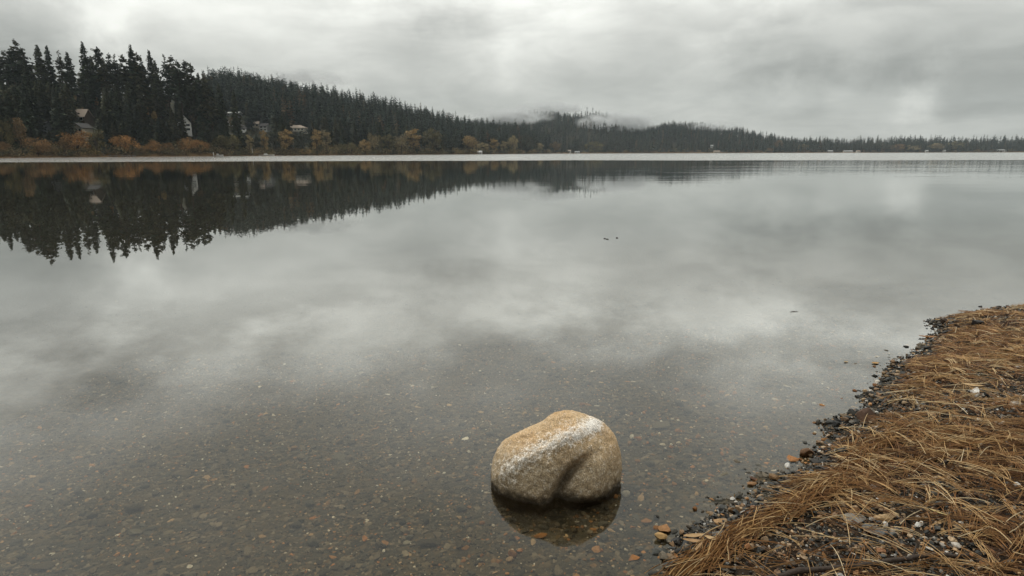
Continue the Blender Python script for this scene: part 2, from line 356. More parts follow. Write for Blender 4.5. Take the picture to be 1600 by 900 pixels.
Zh = Zh+np.clip(Zh/8, 0, 1)*((vn2(U*YY, YY, 0.015, 11)-0.5)*5).reshape(U.shape)
def hill_z(u, Yd):
    z = hill_h(u, Yd); return z+np.clip(z/8, 0, 1)*((vn2(u*Yd, Yd, 0.015, 11)-0.5)*5).reshape(np.shape(u))
nx, ny = len(us), len(ys); ii = (np.arange(ny-1)[:, None]*nx+np.arange(nx-1)[None]).ravel()
obj('hills', mesh_np('hills', np.stack([(U*YY).ravel(), YY.ravel(), Zh.ravel()], 1), np.stack([ii, ii+1, ii+nx+1, ii+nx], 1), None, True, 'hill'), kind='structure')
def hz1(u, Yd): return float(hill_z(np.array([u]), np.array([Yd]))[0])
def on_hill(px, py):                    # where the sight line through a point of the view meets the far terrain
    d_ = ray(px, py); t = np.linspace(180, 1900, 6000); z = CAM_H+d_[2]*t
    hh_ = hill_z(np.full_like(t, d_[0]), t)
    k = np.argmax((hh_ >= z) & (t > shoreY(d_[0])-2)) ; return np.array([d_[0]*t[k], t[k], hh_[k]])
def at_shore(px, off=2.0):
    u = uof(px); Yd = float(shoreY(u))+off; return np.array([u*Yd, Yd, max(0.0, hz1(u, Yd))])

# ------------------------------------------------------------------ tree builders
def conifer(h, r, base, whorls, per, sub, seed, ragged=0.35, tip=1.0, trunk_n=7):
    """crown V,F,C and trunk V,F. sprays are drooping diamonds set along each branch"""
    R = np.random.default_rng(seed); V = []; F = []; C = []
    def dia(p, dirv, L, wd, shade):
        dirv = dirv/np.linalg.norm(dirv); side = np.cross(dirv, (0, 0, 1)); side /= np.linalg.norm(side)+1e-6; side = side+np.array([0, 0, R.normal(0, .35)]); b = len(V)
        V.extend([p, p+dirv*L*.5+side*wd, p+dirv*L, p+dirv*L*.5-side*wd*R.uniform(.6, 1.2)+np.array([0, 0, -wd*.5])]); F.append((b, b+1, b+2, b+3)); C.extend([shade]*4)
    for i in range(whorls):
        f = (i+R.random()*.8)/whorls; z = h*(base+(1-base)*f)
        prof = (1-f)**0.62*(0.6+0.4*min(1, f*5)) if tip == 1.0 else (max(0, 1-f**2.2))**.8*(0.5+.5*min(1, f*4))
        lob = R.uniform(1-ragged, 1.1); a0 = R.random()*6.28
        if ragged > .5 and R.random() < .22: continue
        for k in range(per):
            a = a0+6.283*k/per+R.normal(0, .25); L = max(.35, r*prof*lob*R.uniform(.6, 1.15)); dr = R.uniform(-.45, .05) if f < .8 else R.uniform(-.1, .6)
            dv = np.array([math.cos(a), math.sin(a), dr]); p0 = np.array([0, 0, z+R.normal(0, .35 if tip == 1.0 else .75)]); sh = R.uniform(.6, 1.45)
            dia(p0, dv, L, L*.27+.16, sh)
            for s_ in range(sub):
                q = R.uniform(.25, .95); b2 = a+R.choice([-1, 1])*R.uniform(.4, 1.1)
                dia(p0+dv*L*q+np.array([0, 0, R.normal(0, .15)]), np.array([math.cos(b2), math.sin(b2), R.uniform(-.7, .3)]), L*R.uniform(.25, .5)+.25, L*.12+.24, sh*R.uniform(.75, 1.25))
    V.append(np.array([0, 0, h])); V.append(np.array([.16, 0, h*.93])); V.append(np.array([-.1, .12, h*.93])); V.append(np.array([-.08, -.14, h*.93])); n = len(V); C.extend([1]*4); F += [(n-4, n-3, n-2, n-2), (n-4, n-2, n-1, n-1)]
    mb = MB(); mb.tube([(0, 0, -1.5), (0, 0, h*.1), (0.05, 0, h*.5), (0, 0.03, h*.96)], [h*.016, h*.0135, h*.009, h*.002], trunk_n)
    V = np.array(V); F = np.array(F); C = np.repeat(np.array(C)[:, None], 3, 1)
    F = np.vstack([F[:, [0, 1, 2]], F[:-2][:, [0, 2, 3]]])
    return V, F, C, mb
CON = []
for i, (r, base, wh, per, sub, rg, tip) in enumerate([(4.1, .06, 44, 8, 5, .30, 1.0), (3.6, .05, 46, 8, 5, .35, 1.0), (4.5, .10, 40, 8, 5, .42, 1.0), (3.3, .04, 48, 7, 5, .25, 1.0),
                                                      (4.0, .30, 36, 6, 8, .60, 0.0), (3.4, .38, 30, 6, 8, .60, 0.0), (4.4, .26, 38, 6, 8, .62, 0.0), (3.1, .34, 32, 5, 7, .55, 0.0)]):
    V, F, C, mb = conifer(25.0, r*1.1, base, wh, per, sub, 100+i, rg, tip)
    CON.append((mesh_np('crown', V, F, C, False, 'foliage'), mb.mesh('trunk', 'bark', True)))

def broadleaf(h, rx, base, clumps, leaves, seed, ls=.38, lean=0.0):
    R = np.random.default_rng(seed); V = []; F = []; C = []; mb = MB(); pts = []
    cz, rz_ = h*(base+1)/2, h*(1-base)/2
    for i in range(clumps):
        while True:
            q = R.uniform(-1, 1, 3)
            if .30 < np.linalg.norm(q) < .85: break
        pts.append((np.array([q[0]*rx*.85, q[1]*rx*.85, cz+q[2]*rz_*.85]), R.uniform(.24, .46)*min(rx, rz_), R.uniform(.62, 1.35)))
    for c_, cr_, sh in pts:
        n = int(leaves*R.uniform(.6, 1.3)); d_ = R.normal(size=(n, 3)); d_ /= np.linalg.norm(d_, axis=1)[:, None]; d_ *= (R.random(n)**.45)[:, None]*cr_*np.array([1.1, 1.1, .85]); P_ = c_+d_
        for p in P_:
            a = R.normal(size=3); a /= np.linalg.norm(a); b = np.cross(a, R.normal(size=3)); b /= np.linalg.norm(b); s_ = ls*R.uniform(.5, 1.2); k = len(V)
            V.extend([p-a*s_, p+b*s_*.6, p+a*s_]); F.append((k, k+1, k+2)); C.extend([sh*R.uniform(.7, 1.3)]*3)
    mb.tube([(0, 0, -1), (0, .05, h*base*.6), (.1, 0, h*.55)], [h*.024, h*.019, h*.009], 7)
    for c_, cr_, sh in pts[:7]:
        mb.tube([(0, 0, h*(.1+.35*R.random())), c_*np.array([.55, .55, 1])*np.array([1, 1, .8]), c_], [h*.010, h*.006, h*.002], 5)
    return mesh_np('crown', np.array(V), np.array(F), np.repeat(np.array(C)[:, None], 3, 1), False, 'foliage'), mb.mesh('trunk', 'bark', True)
# prototypes at 10 m height: round, wide, tall slim, loose
BRO = {'round': [broadleaf(10, 4.6, .10, 22, 75, 201+i) for i in range(3)], 'wide': [broadleaf(10, 7.5, .04, 30, 75, 211+i) for i in range(3)],
       'slim': [broadleaf(10, 2.2, .06, 20, 60, 221+i, .30) for i in range(2)], 'low': [broadleaf(10, 10.5, .0, 34, 75, 231+i, .45) for i in range(2)]}

def tree(name, protos, loc, sc, label, cat, group, color, rz=None):
    e = bpy.data.objects.new(name, None); COL.objects.link(e); e.location = [float(q) for q in loc]; e.empty_display_size = 1
    e.rotation_euler = (0, 0, random.uniform(0, 6.28) if rz is None else rz); e.scale = sc if hasattr(sc, '__len__') else (sc, sc, sc)
    e['label'] = label; e['category'] = cat
    if group: e['group'] = group
    c = bpy.data.objects.new('crown', protos[0]); c.parent = e; c.color = (*color, 1); COL.objects.link(c)
    t = bpy.data.objects.new('trunk', protos[1]); t.parent = e; COL.objects.link(t); return e

# ------------------------------------------------------------------ buildings on the far shore
CLEAR = []                              # (px0, px1, py_bottom, Y): sight windows kept free of trees, like the gardens before these houses
def house(name, px, py, wid, dep, wall_h, roof_h, rz, wallm, roofm, label, nwin=3, style='gable', loc=None, clear=None, deck=False, chimney=False, floors=1):
    p = on_hill(px, py) if loc is None else loc
    e = bpy.data.objects.new(name, None); COL.objects.link(e); e.location = [float(q) for q in p]; e.rotation_euler = (0, 0, rz); e['label'] = label; e['category'] = 'house' if name != 'shed' else 'shed'
    e['group'] = 'buildings along the far shore'
    w2, d2 = wid/2, dep/2; mb = MB(); mb.box((0, 0, wall_h/2-1.5), (wid, dep, wall_h+3))
    if style == 'gable_front': mb.add([(-w2, -d2, wall_h), (w2, -d2, wall_h), (0, -d2, wall_h+roof_h), (-w2, d2, wall_h), (w2, d2, wall_h), (0, d2, wall_h+roof_h)], [(0, 1, 2), (4, 3, 5), (1, 4, 5, 2), (3, 0, 2, 5)])
    if style == 'gable': mb.add([(-w2, -d2, wall_h), (-w2, d2, wall_h), (-w2, 0, wall_h+roof_h), (w2, -d2, wall_h), (w2, d2, wall_h), (w2, 0, wall_h+roof_h)], [(1, 0, 2), (3, 4, 5), (0, 3, 5, 2), (4, 1, 2, 5)])
    obj('wall', mb.mesh('wall', wallm), e)
    r = MB(); ov, th = .45, .22
    def slab(a, b, c, d_):
        q = [np.array(a, float), np.array(b, float), np.array(c, float), np.array(d_, float)]; n_ = np.cross(q[1]-q[0], q[2]-q[0]); n_ /= np.linalg.norm(n_); n_ = n_ if n_[2] > 0 else -n_
        r.add([x+n_*.02 for x in q]+[x+n_*(th+.02) for x in q], [(0, 1, 2, 3)[::-1], (4, 5, 6, 7), (0, 1, 5, 4), (1, 2, 6, 5), (2, 3, 7, 6), (3, 0, 4, 7)])
    k = roof_h/(w2 if style == 'gable_front' else d2)
    if style == 'gable_front':
        for s_ in (-1, 1): slab((s_*(w2+ov), -d2-ov, wall_h-k*ov), (s_*(w2+ov), d2+ov, wall_h-k*ov), (0, d2+ov, wall_h+roof_h), (0, -d2-ov, wall_h+roof_h))
    elif style == 'gable':
        for s_ in (-1, 1): slab((-w2-ov, s_*(d2+ov), wall_h-k*ov), (w2+ov, s_*(d2+ov), wall_h-k*ov), (w2+ov, 0, wall_h+roof_h), (-w2-ov, 0, wall_h+roof_h))
    elif style == 'hip':
        a, b = w2+.7, d2+.7; t = max(w2-d2, .3)
        r.add([(-a, -b, wall_h+.02), (a, -b, wall_h+.02), (a, b, wall_h+.02), (-a, b, wall_h+.02), (-t, 0, wall_h+roof_h), (t, 0, wall_h+roof_h)], [(0, 1, 5, 4), (1, 2, 5), (2, 3, 4, 5), (3, 0, 4), (3, 2, 1, 0)])
    else: r.box((0, 0, wall_h+roof_h/2+.01), (wid+1.4, dep+1.4, roof_h))
    ro = obj('roof', r.mesh('roof', roofm), e)
    if chimney: obj('chimney', MB().box((w2*.4, .3, wall_h+roof_h*.8), (.7, .7, 1.8)).mesh('chimney', 'brown_wall'), ro)
    for fl in range(floors):
        zc_ = wall_h*(fl+.55)/floors
        for i in range(nwin):
            xw = -w2+wid*(i+.5)/nwin; ww, wh = wid/nwin*.55, min(1.5, wall_h/floors*.5)
            f = obj('window', MB().box((xw, -d2-.03, zc_), (ww+.24, .10, wh+.24)).mesh('window', 'white_paint'), e)
            obj('pane', MB().box((xw, -d2-.09, zc_), (ww, .06, wh)).mesh('pane', 'window_glass'), f)
    if deck:
        dk = MB().box((0, -d2-1.4, wall_h*.08), (wid*1.02, 2.6, .18))
        for i in range(5): dk.box((-w2+wid*i/4*.98+.1, -d2-2.6, wall_h*.08-1.2), (.14, .14, 2.3))
        obj('deck', dk.mesh('deck', 'white_paint'), e)
        rl = MB().box((0, -d2-2.66, wall_h*.08+1.02), (wid*1.02, .08, .09))
        for i in range(int(wid*2)): rl.box((-w2+wid*(i+.5)/int(wid*2), -d2-2.66, wall_h*.08+.53), (.05, .05, .87))
        obj('railing', rl.mesh('railing', 'white_paint'), e)
    if clear: CLEAR.append((clear[0], clear[1], clear[2], p[1]))
    return e
house('house', 124, 191, 9.5, 8, 2.6, 3.6, .10, 'brown_wall', 'tan_roof', 'hillside house with a broad tan-brown roof seen between the left conifers', 3, 'gable', clear=(111, 137, 186))
house('house', 130, 216, 6.6, 6, 4.8, 2.0, -.25, 'cream_paint', 'dark_roof', 'two-storey pale house with window grid directly below the tan-roofed house', 3, 'gable_front', clear=(121, 139, 209), floors=2)
house('house', 66, 203, 6.0, 6, 2.6, 1.3, .2, 'grey_paint', 'dark_roof', 'small grey house almost hidden in dark trees left of the tan-roofed house', 2, 'gable', clear=(59, 73, 198))
house('house', 289, 206, 6.5, 7, 4.6, 4.2, .55, 'white_paint', 'dark_roof', 'tall white gabled house with steep dark roof standing alone among conifers', 2, 'gable_front', clear=(288, 299, 205), floors=2)
house('house', 364, 181, 13, 8, 2.0, 1.1, -.02, 'grey_paint', 'white_paint', 'low grey house with a flat pale roof high on the slope', 4, 'gable', clear=(348, 380, 179))
house('house', 363, 197, 5.6, 5, 2.6, 2.2, -.4, 'white_paint', 'dark_roof', 'small white gabled house just below the flat-roofed house', 2, 'gable_front', clear=(355, 369, 196))
house('house', 376, 206, 6.5, 5.5, 2.6, 2.4, -.5, 'white_paint', 'dark_roof', 'white house with dark roof, lowest of the cluster under the flat roof', 2, 'gable_front', clear=(368, 384, 205))
house('house', 399, 199, 6.0, 5, 2.8, 1.8, .3, 'cream_paint', 'tan_roof', 'cream house between the white cluster and the slim ochre tree', 2, 'gable', clear=(394, 404, 198))
house('house', 415, 205, 6.8, 6, 4.0, 2.0, -.2, 'white_paint', 'dark_roof', 'white house with dark roof to the right of the cream house', 2, 'gable', clear=(409, 422, 206), floors=2)
house('house', 465, 206, 15, 9, 3.2, 2.4, -.05, 'cream_paint', 'tan_roof', 'wide hip-roofed tan house with a white railed deck above the shore', 5, 'hip', clear=(453, 478, 204), deck=True, chimney=True)
SHEDS = [(750, 3, 7, 5, 2.4, 'white_paint', 'pale_roof', 'white shed on the waterline before the bronze shrubs'),
         (890, 14, 7, 5, 4.6, 'white_paint', 'tan_roof', 'taller narrow white building of the pair on the middle shore'),
         (902, 5, 11, 6, 2.4, 'white_paint', 'pale_roof', 'lower wide white building of the pair on the middle shore'),
         (1112, 90, 7, 6, 5.0, 'white_paint', 'pale_roof', 'small white building among trees above the tan roof'),
         (1120, 10, 16, 8, 3.0, 'cream_paint', 'tan_roof', 'wide tan-roofed building on the shore below the small white one'),
         (1297, 12, 12, 7, 3.0, 'grey_paint', 'pale_roof', 'pale-roofed building between the tiny white one and the long low barn'),
         (1325, 18, 24, 7, 2.4, 'cream_paint', 'pale_roof', 'long low pale barn left of the big dark olive thicket'),
         (1341, 10, 9, 6, 3.0, 'white_paint', 'tan_roof', 'white building close against the big dark olive thicket'),
         (1448, 12, 7, 6, 3.2, 'white_paint', 'pale_roof', 'small white building between tan shrubs on the right shore'),
         (1475, 12, 6, 6, 4.0, 'white_paint', 'pale_roof', 'narrow white building left of the long white hall'),
         (1564, 22, 24, 10, 4.2, 'white_paint', 'pale_roof', 'long white hall, brightest building of the right shore')]
for (px, off, wd, dp, wh, wm, rm, lab) in SHEDS:
    house('shed', px, 0, wd*.7, dp, wh*.75, 1.4, random.uniform(-.3, .3), wm, rm, lab, 2 if wd < 14 else 4, 'gable', loc=at_shore(px, off))
    wd *= .8
    CLEAR.append((px-wd/2*.8-1, px+wd/2*.8+1, 237.0, at_shore(px, off)[1]))

# masts on the misty hilltop
for i, (px, lab) in enumerate([(916, 'taller lattice mast on the misty hilltop, left of the two'), (925, 'slimmer mast on the misty hilltop, right of the two')]):
    u = uof(px); Yd = 1745.0; z = hz1(u, Yd); mb = MB(); H = 38-3*i
    for a in range(3):
        q = (math.cos(a*2.094)*(.9-.2*i), math.sin(a*2.094)*(.9-.2*i)); mb.tube([(q[0], q[1], -2), (q[0], q[1], H)], .28, 5)
    for k in range(10): mb.tube([((-1)**k*.9, 0, k*H/10), (-(-1)**k*.9, 0, (k+1)*H/10)], .12, 4)
    mb.tube([(0, 0, H), (0, 0, H+5)], .15, 5); mb.box((0, -.8, H-3), (2.6, .6, 2.2))
    o = obj('radio_mast', mb.mesh('radio_mast', 'steel'), None, (u*Yd, Yd, z)); o['label'] = lab; o['category'] = 'mast'; o['group'] = 'masts on the hilltop'

# ------------------------------------------------------------------ autumn trees and shrubs along the far shore
CO = dict(rust=(.25, .15, .065), orange=(.40, .22, .082), ochre=(.39, .275, .12), tan=(.34, .28, .16), olive=(.17, .145, .065), dark=(.038, .046, .031), brown=(.20, .135, .068), grey=(.085, .088, .062))
SHR = [ # px, top py, width px, form, colour, extra distance, label
 (15, 190, 22, 'round', 'olive', 9, 'tall olive-orange tree at the far left end of the shore'),
 (36, 190, 26, 'round', 'brown', 8, 'tall bronze tree beside the tall olive-orange tree at the far left'),
 (4, 221, 24, 'wide', 'rust', 3, 'rusty shrub at the far left end, under the tall olive-orange tree'),
 (60, 217, 40, 'wide', 'rust', 3, 'broad rust-brown shrub below the small grey house'),
 (82, 224, 20, 'wide', 'brown', 3, 'small brown shrub between the broad rust one and the orange one under the window-grid house'),
 (102, 220, 17, 'round', 'brown', 4, 'narrow brown shrub close left of the orange one under the window-grid house'),
 (122, 206, 42, 'round', 'orange', 4, 'large orange tree right below the pale house with the window grid'),
 (153, 204, 24, 'slim', 'olive', 4, 'upright dull olive tree to the right of the large orange tree'),
 (198, 212, 40, 'wide', 'orange', 3, 'brightest orange shrub of the shore, in the open by the pale jetty'),
 (218, 228, 18, 'low', 'brown', 2, 'low brown bush between the two bright orange shrubs'),
 (236, 221, 28, 'wide', 'orange', 4, 'middle-sized orange shrub, second to the right of the pale jetty'),
 (262, 223, 26, 'wide', 'rust', 4, 'rust shrub between the middle orange shrub and the broad double-crowned one'),
 (272, 205, 18, 'round', 'grey', 16, 'grey-olive tree behind the rust shrub'),
 (293, 217, 28, 'wide', 'orange', 4, 'left half of the broad orange shrub pair below the tall white gabled house'),
 (315, 219, 28, 'wide', 'orange', 4, 'right half of the broad orange shrub pair below the tall white gabled house'),
 (330, 200, 24, 'round', 'grey', 14, 'tall grey-olive tree right of the tall white gabled house'),
 (348, 214, 24, 'round', 'olive', 7, 'olive-brown tree behind the small white shore post'),
 (366, 213, 24, 'round', 'olive', 6, 'rounded olive tree below the white house cluster'),
 (391, 208, 12, 'slim', 'tan', 6, 'slim tan tree beside the white furled parasol'),
 (404, 214, 14, 'slim', 'dark', 10, 'slim dark green tree between two slim ochre trees'),
 (415, 200, 12, 'slim', 'ochre', 6, 'slim ochre tree just behind the white motor boat'),
 (432, 206, 18, 'slim', 'dark', 10, 'dark green tree left of the leafy ochre tree near the railed deck'),
 (448, 199, 21, 'slim', 'ochre', 5, 'full ochre tree left of and below the railed deck'),
 (474, 208, 28, 'round', 'dark', 6, 'dark green rounded tree directly below the railed deck'),
 (496, 199, 16, 'slim', 'ochre', 5, 'tallest ochre poplar, right of the railed deck'),
 (511, 204, 14, 'slim', 'tan', 6, 'shorter tan poplar touching the tallest ochre poplar'),
 (480, 233, 28, 'low', 'ochre', 2, 'low ochre bush under the dark rounded tree'),
 (531, 226, 28, 'low', 'olive', 4, 'low olive thicket right of the two poplars'),
 (550, 225, 16, 'round', 'olive', 4, 'small olive bush between the low thicket and the pale ochre shrub'),
 (571, 220, 18, 'round', 'ochre', 4, 'pale ochre shrub, first of the long mid-shore row'),
 (584, 209, 16, 'round', 'tan', 10, 'tan tree rising behind the pale ochre shrub'),
 (597, 212, 12, 'slim', 'olive', 8, 'narrow olive tree near the start of the mid-shore row'),
 (609, 207, 16, 'slim', 'olive', 8, 'taller narrow olive tree left of the wide tan tree'),
 (628, 211, 26, 'round', 'tan', 5, 'wide tan tree in the mid-shore row'),
 (647, 198, 28, 'slim', 'ochre', 12, 'tallest ochre-olive tree of the mid-shore row'),
 (676, 204, 30, 'round', 'olive', 10, 'broad olive tree right of the tallest mid-shore tree'),
 (706, 213, 24, 'round', 'dark', 8, 'dark green broadleaf before the round ochre tree'),
 (732, 215, 28, 'round', 'ochre', 8, 'round ochre tree above the white shed on the waterline'),
 (755, 224, 20, 'round', 'tan', 8, 'pale tan shrub right of the white waterline shed'),
 (772, 217, 13, 'slim', 'ochre', 8, 'small slim ochre tree where the near shore ends'),
 (787, 219, 11, 'slim', 'tan', 8, 'small slim tan tree next to the last pale tree of the near shore'),
 (802, 214, 18, 'round', 'tan', 8, 'last pale tan tree where the near shore ends'),
 (821, 212, 28, 'round', 'grey', 20, 'grey-green rounded tree just right of the last pale tan tree'),
 (843, 225, 16, 'round', 'tan', 10, 'small tan shrub left of the pair of white buildings'),
 (868, 223, 18, 'round', 'brown', 10, 'brown shrub directly left of the pair of white buildings'),
 (930, 222, 32, 'wide', 'olive', 15, 'wide olive-tan shrub right of the pair of white buildings'),
 (962, 216, 30, 'wide', 'dark', 30, 'dark rounded tree right of the wide olive-tan shrub'),
 (1006, 228, 40, 'low', 'dark', 15, 'long low dark thicket on the middle shore'),
 (1203, 231, 10, 'round', 'brown', 4, 'single small round brown bush on the reed shore'),
 (1217, 221, 16, 'round', 'brown', 40, 'brown tree behind the single small round bush'),
 (1255, 226, 16, 'round', 'olive', 40, 'small olive tree left of the tiny white building'),
 (1356, 224, 34, 'wide', 'dark', 30, 'left half of the big dark olive thicket on the right shore'),
 (1382, 222, 36, 'wide', 'grey', 30, 'right half of the big dark olive thicket on the right shore'),
 (1401, 225, 28, 'wide', 'brown', 20, 'brown shrub leaning on the right end of the big thicket'),
 (1425, 227, 18, 'round', 'tan', 20, 'tan shrub between the brown shrub and the small white building'),
 (1461, 225, 20, 'round', 'tan', 20, 'tan tree right of the small white building'),
 (1491, 222, 24, 'round', 'olive', 35, 'olive tree in the gap before the long white hall'),
 (1545, 227, 16, 'round', 'brown', 60, 'brown tree behind the dull cream building'),
]
for i, (px, top, wd, form, colr, off, lab) in enumerate(SHR):
    p = at_shore(px, off); ztop = CAM_H+ray(px, top)[2]*p[1]; hh_ = max(1.5, ztop-p[2]); wm = wd/974*p[1]*1.0
    pr = BRO[form][i % len(BRO[form])]; pw = {'round': 9.2, 'wide': 15, 'slim': 4.4, 'low': 21}[form]
    c_ = np.array(CO[colr])*random.uniform(.85, 1.15)
    tree('autumn_tree' if hh_ > 6.5 else 'shrub', pr, p, (wm/pw*1.3, wm/pw*1.3, hh_/10*1.20), lab, 'tree' if hh_ > 6.5 else 'shrub', 'autumn trees and shrubs along the far shore', c_)
HILLTREES = [(117, 146, 12, 'ochre', 'ochre tree high on the slope above the tan roof'), (150, 149, 10, 'orange', 'small orange crown among the conifers right of the tan roof'),
             (132, 166, 12, 'brown', 'brown crown just above the tan roof'), (230, 164, 12, 'orange', 'orange crown midway up between tan roof and tall white gable'), (243, 172, 12, 'ochre', 'ochre crown beside the midway orange crown'),
             (262, 153, 12, 'brown', 'brown crown highest of the three midway up the slope'), (304, 174, 16, 'brown', 'brown tree just right of the tall white gable'), (367, 182, 24, 'brown', 'bronze tree between the flat pale roof and the small white gable')]
for i, (px, top, wd, colr, lab) in enumerate(HILLTREES):
    p = on_hill(px, top+22); hh_ = max(4, CAM_H+ray(px, top)[2]*p[1]-p[2]); wm = wd/974*p[1]
    tree('autumn_tree', BRO['round'][i % 3], p, (wm/9.2, wm/9.2, hh_/10), lab, 'tree', 'autumn crowns among the hillside conifers', np.array(CO[colr])*.9); CLEAR.append((px-wd*.35, px+wd*.35, top+wd*.9, p[1]))

# ------------------------------------------------------------------ conifers
GREENS = [(.044, .055, .027), (.060, .066, .032), (.036, .050, .027), (.076, .074, .036), (.046, .058, .034)]
def blocked(px, w_, pytop, Yd):
    for (a, b, pb, Yh) in CLEAR:
        if Yd < Yh+3 and px+w_ > a and px-w_ < b and pytop < pb: return True
    return False
SKY_T = [ # px of tip, tip py, proto, px width, label words
 (-8, 84, 4, 'tree at the left edge of the skyline, half cut off'), (4, 80, 5, 'ragged skyline pine, first whole tree from the left edge'), (14, 78, 4, 'ragged skyline pine left of the tallest leftmost spire'),
 (22, 62, 5, 'tallest sparse spire at the left end of the skyline'), (33, 76, 6, 'dense pine directly right of the leftmost tall spire'), (46, 101, 0, 'low dark fir before the first open notch of the skyline'),
 (57, 71, 0, 'first of two leaning-looking twin firs right of the first notch'), (72, 71, 1, 'second of the twin firs right of the first notch'), (91, 82, 7, 'slim sparse pine between the twin firs and the tall dense spire'),
 (104, 81, 1, 'slim fir left of the tall dense spire'), (128, 66, 2, 'tall dense spire, highest tree in the middle of the left group'), (141, 88, 0, 'short fir touching the tall dense spire on its right'),
 (150, 74, 4, 'bushy-topped pine with bare trunk right of the tall dense spire'), (160, 92, 7, 'short pine behind the bushy-topped pine'), (169, 84, 5, 'thin pine just before the gap with white sky'), (178, 88, 7, 'thinnest pine at the gap with white sky'),
 (190, 87, 6, 'round-topped pine left of the dark twin-topped one'), (203, 71, 2, 'broad dark spire right of the gap with white sky'), (212, 84, 6, 'bushy pine clinging to the broad dark spire'), (219, 90, 7, 'sparse see-through pine after the broad dark spire'),
 (232, 78, 1, 'sharp single spire before the second gap'), (241, 95, 0, 'fir shouldering the sharp single spire'), (256, 89, 7, 'first see-through pine after the second gap'), (266, 88, 5, 'second see-through pine after the second gap'),
 (276, 92, 5, 'bushy pine in the right-hand skyline clump'), (288, 95, 4, 'dark pine in the right-hand skyline clump'), (296, 95, 6, 'broad pine left of the last tall spire'), (306, 90, 1, 'last tall spire of the left hill'),
 (316, 102, 4, 'pine sloping down right of the last tall spire'), (323, 112, 7, 'small pine at the foot of the last tall spire'), (339, 113, 0, 'lone fir standing apart right of the left hill'), (364, 142, 3, 'small pointed fir right of the lone fir, above the flat roof')]
placed = []
for k, (px, py, pr, lab) in enumerate(SKY_T):
    dx = ray(px, py); u = dx[0]; Yd = float(np.interp(px, [0, 340, 420], [345, 375, 400]))-random.uniform(0, 10); z = hz1(u, Yd); H = CAM_H+dx[2]*Yd-z; H = min(max(H, 12), 36)
    s_ = H/25; wf = random.uniform(.9, 1.1)*(1.0 if pr < 4 else 1.12)
    tree('conifer', CON[pr], (u*Yd, Yd, z), (wf*s_**.5*1.0, wf*s_**.5, s_), 'conifer: '+lab if not lab.startswith('tree') else 'conifer '+lab, 'tree', 'skyline conifers of the left hill', np.array(GREENS[k % 5])*random.uniform(.8, 1.15))
    placed.append((u*Yd, Yd))
LM = [(-15, 'the far left edge of the hill'), (4, 'the rusty shrub at the left end'), (22, 'the tall olive-orange tree'), (40, 'the tall bronze tree'), (56, 'the broad rust-brown shrub'), (68, 'the small hidden grey house'), (84, 'the small brown shrub'),
      (100, 'the narrow brown shrub'), (114, 'the left gable of the tan roof'), (130, 'the house with the window grid'), (150, 'the upright dull olive tree'), (170, 'the gap left of the pale jetty'), (186, 'the pale low jetty'), (202, 'the brightest orange shrub'),
      (219, 'the low brown bush between orange shrubs'), (236, 'the middle-sized orange shrub'), (252, 'the rust shrub'), (270, 'the grey-olive tree behind the rust shrub'), (284, 'the tall white gabled house'), (303, 'the double orange shrub'), (318, 'the right orange shrub half'),
      (332, 'the tall grey-olive tree'), (348, 'the small white boat'), (364, 'the flat-roofed house'), (380, 'the lowest white house'), (396, 'the furled white parasol'), (412, 'the white motor boat'), (430, 'the slim dark green tree'), (448, 'the full ochre tree'),
      (466, 'the railed deck'), (482, 'the right end of the railed deck'), (497, 'the tallest ochre poplar'), (512, 'the shorter tan poplar'), (532, 'the low olive thicket'), (552, 'the small olive bush'), (570, 'the pale ochre shrub'), (590, 'the tan tree of the mid-shore row'),
      (609, 'the taller narrow olive tree'), (628, 'the wide tan tree'), (648, 'the tallest mid-shore ochre tree'), (676, 'the broad olive tree'), (706, 'the dark green broadleaf'), (735, 'the white waterline shed')]
cands = []
R = np.random.default_rng(31)
for _ in range(14000):
    px = R.uniform(-30, 700); u = uof(px); s0 = float(shoreY(u)); Yr = 372 if px < 335 else 520
    Yd = R.uniform(s0+9, max(Yr, s0+60))
    cands.append((Yd, px, u))
R.shuffle(cands); kept = []
for (Yd, px, u) in cands:
    x = u*Yd; mind = 3.5*(Yd/300) if Yd < 420 else 8.5
    if any((x-a)**2+(Yd-b)**2 < mind**2 for a, b in placed): continue
    z = hz1(u, Yd); f = (Yd-shoreY(u))/(372-shoreY(u)) if px < 335 else .5
    H = R.uniform(15, 25) if px >= 335 or f < .55 else R.uniform(9, 16)
    if Yd-shoreY(u) < 16: H *= .62
    cx, cpy = project(x, Yd, z+H)
    if blocked(cx, 3.2*974/Yd/1.0*.75, cpy, Yd): 
        H = R.uniform(3, 6); cx, cpy = project(x, Yd, z+H)
        if blocked(cx, 4, cpy, Yd): continue
    if px < 330 and cpy < 128 and R.random() < .95: continue
    placed.append((x, Yd)); kept.append((Yd, x, z, H, px, cpy))
kept.sort(key=lambda q: -q[3]/q[0]*(1 if q[4] < 560 else .8))
ind, rest = kept[:262], kept[262:]
for (Yd, x, z, H, px, cpy) in ind:
    s_ = H/25; zn = min(LM, key=lambda q: abs(q[0]-px))
    fam = 'tall' if H > 20 else ('middle-sized' if H > 14 else 'small'); pos = 'low by the shore' if cpy > 185 else ('in the lower slope' if cpy > 168 else ('midway up' if cpy > 150 else ('high up' if cpy > 134 else 'just under the skyline')))
    tree('conifer', CON[int(R.choice([0, 1, 2, 3, 0, 1, 3, 4, 6]))], (x, Yd, z), (s_**.6*1.02, s_**.6*1.02, s_), ' '.join(f'{fam} conifer {pos}, {"above" if abs(zn[0]-px) < 4 else ("above and left of" if px < zn[0] else "above and right of")} {zn[1]}'.replace('just under the skyline', 'near the skyline').replace('middle-sized conifer', 'medium conifer').split()[:16]), 'tree',
         'dark conifers of the near hillside', np.array(GREENS[int(R.integers(5))])*R.uniform(.7, 1.2))

